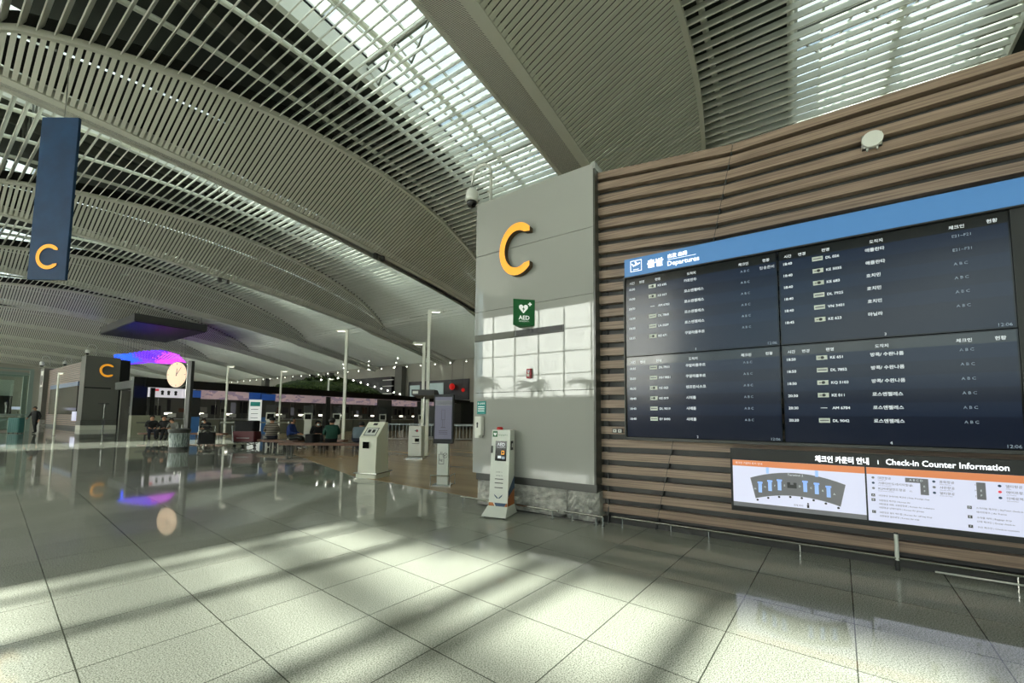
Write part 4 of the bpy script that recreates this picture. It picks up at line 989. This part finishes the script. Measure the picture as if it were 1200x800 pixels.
# ================================================================== CHANDELIER
t = thing('light_chandelier', 'dark rectangular ceiling raft with glowing blue to pink light cloud hanging below', 'chandelier', (18.7, 72, -1.5), 0); t.scale = (2, 2, 2)
m = MB(); m.box(-1.85, 1.85, -3.8, 3.7, 7.05, 7.5, 'dark_grey'); m.box(-1.8, 1.8, -3.75, 3.65, 7.0, 7.05, 'slab_purple'); m.build('raft', t)
m = MB()
for x in (-1.6, 1.6):
    for y in (-3.5, 3.4): m.tube([(x, y, 7.5), (x, y, 8.3)], .015, 'steel', 5)
m.build('suspension_wire', t)
m = MB()
for x, y in ((-1.5, 2.8), (-1.0, 2.2), (-.6, 3.0)): m.prism([(x - .25, 7.5), (x + .25, 7.5), (x, 8.0)], y, y + .2, 'white', 'y')
m.build('spotlight_cluster', t)
c3 = {'led_dots_blue': MB(), 'led_dots_violet': MB(), 'led_dots_magenta': MB()}; wires = MB()
nx, ny = 26, 48
for i in range(nx):
    for j in range(ny):
        x = -1.7 + 3.4 * i / (nx - 1); y = -3.6 + 7.1 * j / (ny - 1)
        u = (x + 1.7) / 3.4; v_ = (y + 3.6) / 7.1
        if abs(u - .5) > .5 * math.sin(math.pi * min(max(v_, .04), .96)) ** .5: continue
        z = 5.25 + .16 * math.sin(5 * u + 4 * v_) + .10 * math.cos(9 * v_)
        g_ = u + .10 * math.sin(7 * v_) + random.uniform(-.06, .06) - .25 * (v_ - .5)
        mm = 'led_dots_blue' if g_ < .30 else 'led_dots_violet' if g_ < .60 else 'led_dots_magenta'
        s = .028
        c3[mm].box(x - s, x + s, y - s, y + s, z - .07, z, mm)
        if i % 3 == 0 and j % 4 == 0: wires.box(x - .003, x + .003, y - .003, y + .003, z, 7.0, 'truss_grey')
nmL = {'led_dots_blue': 'blue beads', 'led_dots_violet': 'violet beads', 'led_dots_magenta': 'magenta beads'}
for kx, mb in c3.items():
    o = mb.build('light_bead_cloud', t); o['kind'] = 'stuff'; o['label'] = 'glowing ' + nmL[kx]
wires.build('bead_wires', t)['kind'] = 'stuff'

# ================================================================== CHECK-IN ISLAND
CYI = 36.0
t = thing('check_in_canopy', 'long dark flat canopy over check-in counters with pink and blue lit band', 'canopy', (0, CYI, 0), 0)
m = MB(); m.hexa([(9.2, 0, 3.35), (43, 0, 3.35), (43, 7, 3.35), (9.2, 7, 3.35), (9.2, -.25, 3.95), (43, -.25, 3.75), (43, 7, 3.9), (9.2, 7, 3.9)], 'black'); m.build('roof', t)
segs = [(9.4, 11.3, 'led_white'), (11.3, 12.1, 'led_white'), (12.2, 13.0, 'led_pink'), (13.0, 15.7, 'led_pink'), (15.7, 17.0, 'led_blue'), (17.5, 22.5, 'led_pink'), (22.5, 26.5, 'led_pink'), (26.5, 33, 'led_pink'), (33, 42, 'led_pink')]
for a, b, mm in segs:
    m = MB(); m.box(a, b - .03, .05, .2, 2.68, 3.33, mm)
    if a == 9.4:
        for x, kx in ((10.15, 0), (10.5, 1), (10.9, 2)): m.disc(x, 3.07, .09, .04, .05, 'line_dark', 12); m.box(x - .07, x + .07, .04, .05, 2.85, 3.0, 'line_dark')
        m.box(9.5, 9.95, .04, .05, 3.1, 3.25, 'lcd_red')
    m.build('lit_band', t)
# piers
for x, w_, mm, base in ((12.1, .25, 'charcoal', 1), (17.1, .55, 'dark_grey', 1), (22.5, .2, 'charcoal', 0), (29, .9, 'dark_grey', 0), (34.5, .8, 'dark_grey', 0), (40.5, .8, 'dark_grey', 0), (9.6, .12, 'black', 0)):
    m = MB(); m.box(x - w_, x + w_, -.1, .5, 1.35 if base else 0, 3.3, mm)
    if base: m.box(x - w_, x + w_, -.12, .5, 0, 1.35, 'kiosk_blue'); m.box(x - w_, x + w_, -.14, .1, 2.75, 3.25, 'led_blue')
    m.build('pier', t)
m = MB(); m.box(9.5, 40, 6.6, 6.9, 0, 3.3, 'wall_grey'); m.build('back_wall', t)
m = MB()
for k in range(38):
    x = 10 + .78 * k; m.box(x, x + random.uniform(.2, .6), 6.5, 6.58, random.uniform(1.4, 1.9), random.uniform(2.0, 2.8), random.choice(['lcd_dark', 'wall_pale', 'lcd_grey', 'slab_purple', 'black', 'black', 'bench_wood', 'charcoal']))
m.build('rear_display', t)
# dark screen wall at the left end of the island
t = thing('end_screen_wall', 'black wall with dim blue screen left of the lit canopy band', 'wall unit', (9.0, 36.2, 0), 0)
m = MB(); m.box(-.35, .38, 0, .5, 0, 4.0, 'black'); m.build('panel', t)
m = MB(); m.box(-.3, .36, -.02, 0, 2.6, 3.4, 'navy'); m.build('screen', t)
t = thing('pale_desk', 'pale low desk below the black wall at left', 'desk', (9.2, 35.3, 0), 0)
m = MB(); m.box(-.75, .75, 0, .6, 0, 1.42, 'counter'); m.build('body', t); m = MB(); m.box(-.5, .3, -.01, 0, .9, 1.0, 'wall_grey'); m.build('slot', t)
# counters: desks with monitors
cnt = None; x = 11.6; i = 0
while x < 39:
    lab = 'check-in counter desk under the canopy'
    if cnt is None:
        cnt = thing('check_in_counter', lab, 'counter', (x, CYI + 2.4, 0), 0, 'check-in counters under the canopy')
        m = MB(); m.box(-.95, .95, 0, .6, 0, 1.15, 'counter'); m.build('body', cnt)
        m = MB(); m.box(-.97, .97, -.08, .65, 1.15, 1.2, 'white'); m.build('worktop', cnt)
        m = MB(); m.box(-.35, .15, .1, .16, 1.3, 1.6, 'white'); m.box(-.12, -.08, .1, .14, 1.2, 1.3, 'white'); m.build('monitor', cnt)
        m = MB(); m.box(-.4, .05, .6, .68, 1.5, 1.64, 'strip_lamp'); m.build('fill_light', cnt)  # glowing box added to brighten the dim space under the canopy
        m = MB(); m.box(-.85, -.8, .6, .65, 1.2, 2.7, 'steel'); m.box(.8, .85, .6, .65, 1.2, 2.7, 'steel'); m.build('post', cnt)
    else: dup(cnt, (x, CYI + 2.4 + (.0 if i % 2 else .05), 0), 0)
    x += 2.05; i += 1
# overhead monitors behind (small lamps under the canopy)
dl = None
for i in range(26):
    x = 10.5 + 1.25 * i + (i % 3) * .2; y = CYI + 1.2 + (i * 37 % 5) * .9
    if dl is None:
        dl = thing('canopy_downlight', 'tiny ceiling spotlight under the dark canopy', 'lamp', (x, y, 3.35), 0, 'spotlights under the canopy')
        m = MB(); m.lathe([(.09, -.05), (.09, 0)], 'white', n=10); m.build('ring', dl); m = MB(); m.lathe([(.07, -.06), (.07, -.05)], 'lamp', n=10); m.build('bulb', dl)
    else: dup(dl, (x, y, 3.35), 0)
# self check-in kiosks
def kiosk2():
    t = thing('self_check_in_kiosk', 'white self check-in kiosk', 'kiosk', (0, 0, 0), 0, 'self check-in kiosks before the counters')
    m = MB(); m.prism([(-.22, .05), (.22, .05), (.12, 1.45), (-.08, 1.45), (-.2, 1.0)], -.2, .2, 'white', 'x'); m.build('body', t)
    m = MB(); m.hexa([(-.24, -.22, 1.0), (.24, -.22, 1.0), (.24, -.16, 1.0), (-.24, -.16, 1.0), (-.24, -.08, 1.5), (.24, -.08, 1.5), (.24, -.02, 1.5), (-.24, -.02, 1.5)], 'white'); m.build('screen_frame', t)
    m = MB(); m.hexa([(-.17, -.225, 1.08), (.17, -.225, 1.08), (.17, -.20, 1.08), (-.17, -.20, 1.08), (-.17, -.125, 1.42), (.17, -.125, 1.42), (.17, -.1, 1.42), (-.17, -.1, 1.42)], 'black_gloss'); m.build('touch_screen', t)
    m = MB(); m.box(-.28, .28, -.02, .04, 1.55, 2.0, 'charcoal'); m.box(-.03, .03, 0, .04, 1.45, 1.55, 'charcoal'); m.build('header_display', t)
    m = MB(); m.box(-.28, .28, -.3, .25, 0, .05, 'steel'); m.build('base_plate', t)
    return t
k0 = kiosk2(); k0.location = (15.2, 31.4, 0); k0.rotation_euler = (0, 0, R(-35)); k0['label'] = 'white self check-in kiosk above the person in stripes'; k0.scale = (1.25, 1.25, 1.15)
for x, y, l in ((17.9, 31.2, 'white self check-in kiosk right of the blue-based pier'), (20.6, 31.6, 'white self check-in kiosk behind the person in black'), (25.3, 31.6, 'white self check-in kiosk behind the tall white pole'), (31, 32.5, 'white self check-in kiosk nearest the queue barrier')):
    dup(k0, (x, y, 0), R(-35), l)
t = thing('queue_sign_tower', 'tall white notice board with teal heading before the counters', 'sign', (14.2, 31.6, 0), R(-35))
m = MB(); m.box(-.38, .38, -.08, .08, .05, 2.62, 'white_sign'); m.build('board', t)
m = MB(); m.box(-.3, .3, -.09, -.08, 2.15, 2.45, 'teal_sign')
for z in (1.9, 1.6, 1.3, 1.1): m.box(-.25, .2, -.09, -.08, z, z + .04, 'lcd_grey')
m.build('lettering', t); m = MB(); m.box(-.45, .45, -.2, .2, 0, .05, 'steel'); m.build('base_plate', t)
# queue barriers on the right
def barrier(loc, L, rz, label, bars=True):
    t = thing('queue_barrier', label, 'barrier', loc, rz)
    for x in (-L / 2, 0, L / 2): m = MB(); m.tube([(x, 0, 0), (x, 0, 1.1)], .035, 'steel'); m.lathe([(.14, 0), (.12, .02)], 'steel', (x, 0, 0), 12); m.build('post', t)
    m = MB(); m.box(-L / 2, L / 2, -.02, .02, 1.0, 1.07, 'steel')
    if bars:
        m.box(-L / 2, L / 2, -.02, .02, .1, .14, 'steel')
        for k in range(int(L / .22)): m.box(-L / 2 + .22 * k, -L / 2 + .22 * k + .03, -.01, .01, .14, 1.0, 'steel')
    m.build('rail', t); return t
barrier((18.2, 20.0, 0), 3.6, R(-48), 'steel barred queue barrier right of the ivory kiosk')
barrier((17.7, 16.4, 0), 3.0, R(-52), 'steel queue barrier behind the portrait screen', False)
barrier((20.8, 16.8, 0), 3.4, R(-52), 'steel barred queue barrier beside the pillar edge')
barrier((13.2, 29.2, 0), 3.8, R(-25), 'steel queue rail before the white notice board', False)
# tall totems among the barriers
for i, (x, y, l) in enumerate(((22.5, 22.6, 'dark upright gate totem left of the white lamp poles'), (21.5, 20.3, 'dark upright gate totem behind the barred queue barrier'), (22.4, 17.4, 'dark upright gate totem nearest the pillar edge'))):
    t = thing('gate_totem', l, 'totem', (x, y, 0), R(-50)); m = MB(); m.box(-.42, .42, -.1, .1, .05, 2.35, 'dark_grey'); m.build('panel', t)
    m = MB(); m.box(-.5, -.42, -.1, .1, 0, 2.35, 'steel'); m.build('post', t); m = MB(); m.box(-.5, .5, -.2, .2, 0, .05, 'steel'); m.build('base_plate', t)

# plants heaped on canopy roof
t = thing('roof_planting', 'dark green planted mound behind the canopy with small lights', 'plants', (25.5, CYI + 4, 3.88), 0)
m = MB()
for k in range(1500):
    a = random.random() * 2 * math.pi; rr = math.sqrt(random.random()); x = rr * math.cos(a) * 6.5; y = rr * math.sin(a) * 2.2; z = (1 - rr ** 1.6) * 1.75 * random.uniform(.75, 1.05)
    d1 = Vector((random.uniform(-1, 1), random.uniform(-1, 1), random.uniform(-.3, .8))).normalized() * .3; d2 = d1.cross(Vector((random.uniform(-1, 1), .3, .7))).normalized() * .12; p = Vector((x, y, z))
    m.poly([p - d1, p + d2, p + d1, p - d2], 'leaf')
m.build('foliage', t)['kind'] = 'stuff'
m = MB(); m.sphere((0, 0, 0), 1, 'leaf', 24); m.v = [(a * 6.2, b * 2, max(c, 0) * 1.4) for a, b, c in m.v]; m.build('soil_mound', t)
for k in range(12):
    m = MB(); x = -2.5 + .9 * k; m.sphere((x, -1.9, max(.25, 1.6 - abs(x) * .18)), .07, 'lamp', 6); m.build('string_light', t)

# ceiling spotlights by the far wall
sp = None; spots = [(43.5, 34 + 3.0 * i, 9.0) for i in range(27)] + [(40 + (i % 3) * 1.6, 47 + 2.2 * i, 9.0) for i in range(9)]
for i, (x, y, z) in enumerate(spots):
    z = zg(x) - .35
    if sp is None:
        sp = thing('ceiling_spotlight', 'small white ceiling spotlight in the row along the far wall', 'lamp', (x, y, z), 0, 'spotlights along the far wall')
        m = MB(); m.lathe([(.11, 0), (.11, .3)], 'white', n=10); m.build('can', sp); m = MB(); m.lathe([(.085, -.03), (.085, 0)], 'lamp', n=10); m.build('bulb', sp)
    else: dup(sp, (x, y, z), 0)
# red lanterns/banner figures in the far opening
for i, (y, z, r_, l) in enumerate(((40.3, 5.9, .42, 'large red lantern in the far wall opening'), (38.2, 5.35, .25, 'small pink-red lantern lower in the far opening'))):
    t = thing('red_lantern', l, 'lantern', (44.3, y, z), 0)
    m = MB(); m.sphere((0, 0, 0), r_, 'far_red', 14, 1.15); m.build('shade', t, smooth=True); m = MB(); m.tube([(0, 0, r_), (0, 0, 9.5 - z)], .02, 'black', 6); m.build('cord', t)
# girder cameras / sensors under louvres
gs = None
for x, y, l in ((19, 24.7, 'pair of dark cans under the second roof girder'), (15.5, 41.7, 'pair of dark cans under the third roof girder')):
    if gs is None:
        gs = thing('roof_loudspeaker', l, 'loudspeaker', (x, y, zg(x) - .42), 0)
        for s in (-1, 1): m = MB(); m.lathe([(.16, 0), (.18, .1), (.18, .34)], 'dark_grey', (s * .3, 0, 0), 12); m.build('can', gs)
        m = MB(); m.box(-.4, .4, -.05, .05, .3, .38, 'dark_grey'); m.build('bracket', gs)
    else: dup(gs, (x, y, zg(x) - .42), 0, l)

# palms near the facade (seen mirrored in the pillar)
def palm(loc, h, label, seed):
    rnd = random.Random(seed); t = thing('potted_palm', label, 'palm', loc, 0, 'palms by the glass front')
    m = MB(); m.lathe([(.5, 0), (.62, .7), (.55, .7), (.5, .6)], 'dark_grey', n=18); m.build('planter', t)
    m = MB(); m.tube([(0, 0, .55), (.05, .03, h * .5), (0, .0, h)], .14, 'bark', 8, .09); m.build('trunk', t)
    m = MB()
    for k in range(16):
        a = 2 * math.pi * k / 16 + rnd.random() * .3; L = rnd.uniform(1.9, 2.7); el = rnd.uniform(.3, 1.1); prev = None; d = Vector((math.cos(a), math.sin(a), 0)); sd = Vector((-d.y, d.x, 0))
        for j in range(11):
            s = j / 10; p = Vector((0, 0, h)) + d * (L * s) + Vector((0, 0, L * (math.sin(el) * s - .75 * s * s)))
            if prev is not None and j > 1:
                ll = .75 * math.sin(math.pi * min(s + .08, 1)) + .08
                for q in (-1, 1): m.poly([prev, p, p + sd * q * ll + Vector((0, 0, -.25 * ll)) + d * .12], 'leaf_palm')
            prev = p
    m.build('fronds', t)
for i, (y, h, l) in enumerate(((13.4, 4.3, 'palm mirrored at the right edge of the pillar'), (18.9, 4.2, 'palm mirrored in the middle of pillar'), (24.4, 4.6, 'palm mirrored left on the pillar'))):
    palm((-20, y, 0), h, l, i)
COL.objects.unlink(_fo)
bpy.data.objects.remove(_fo)
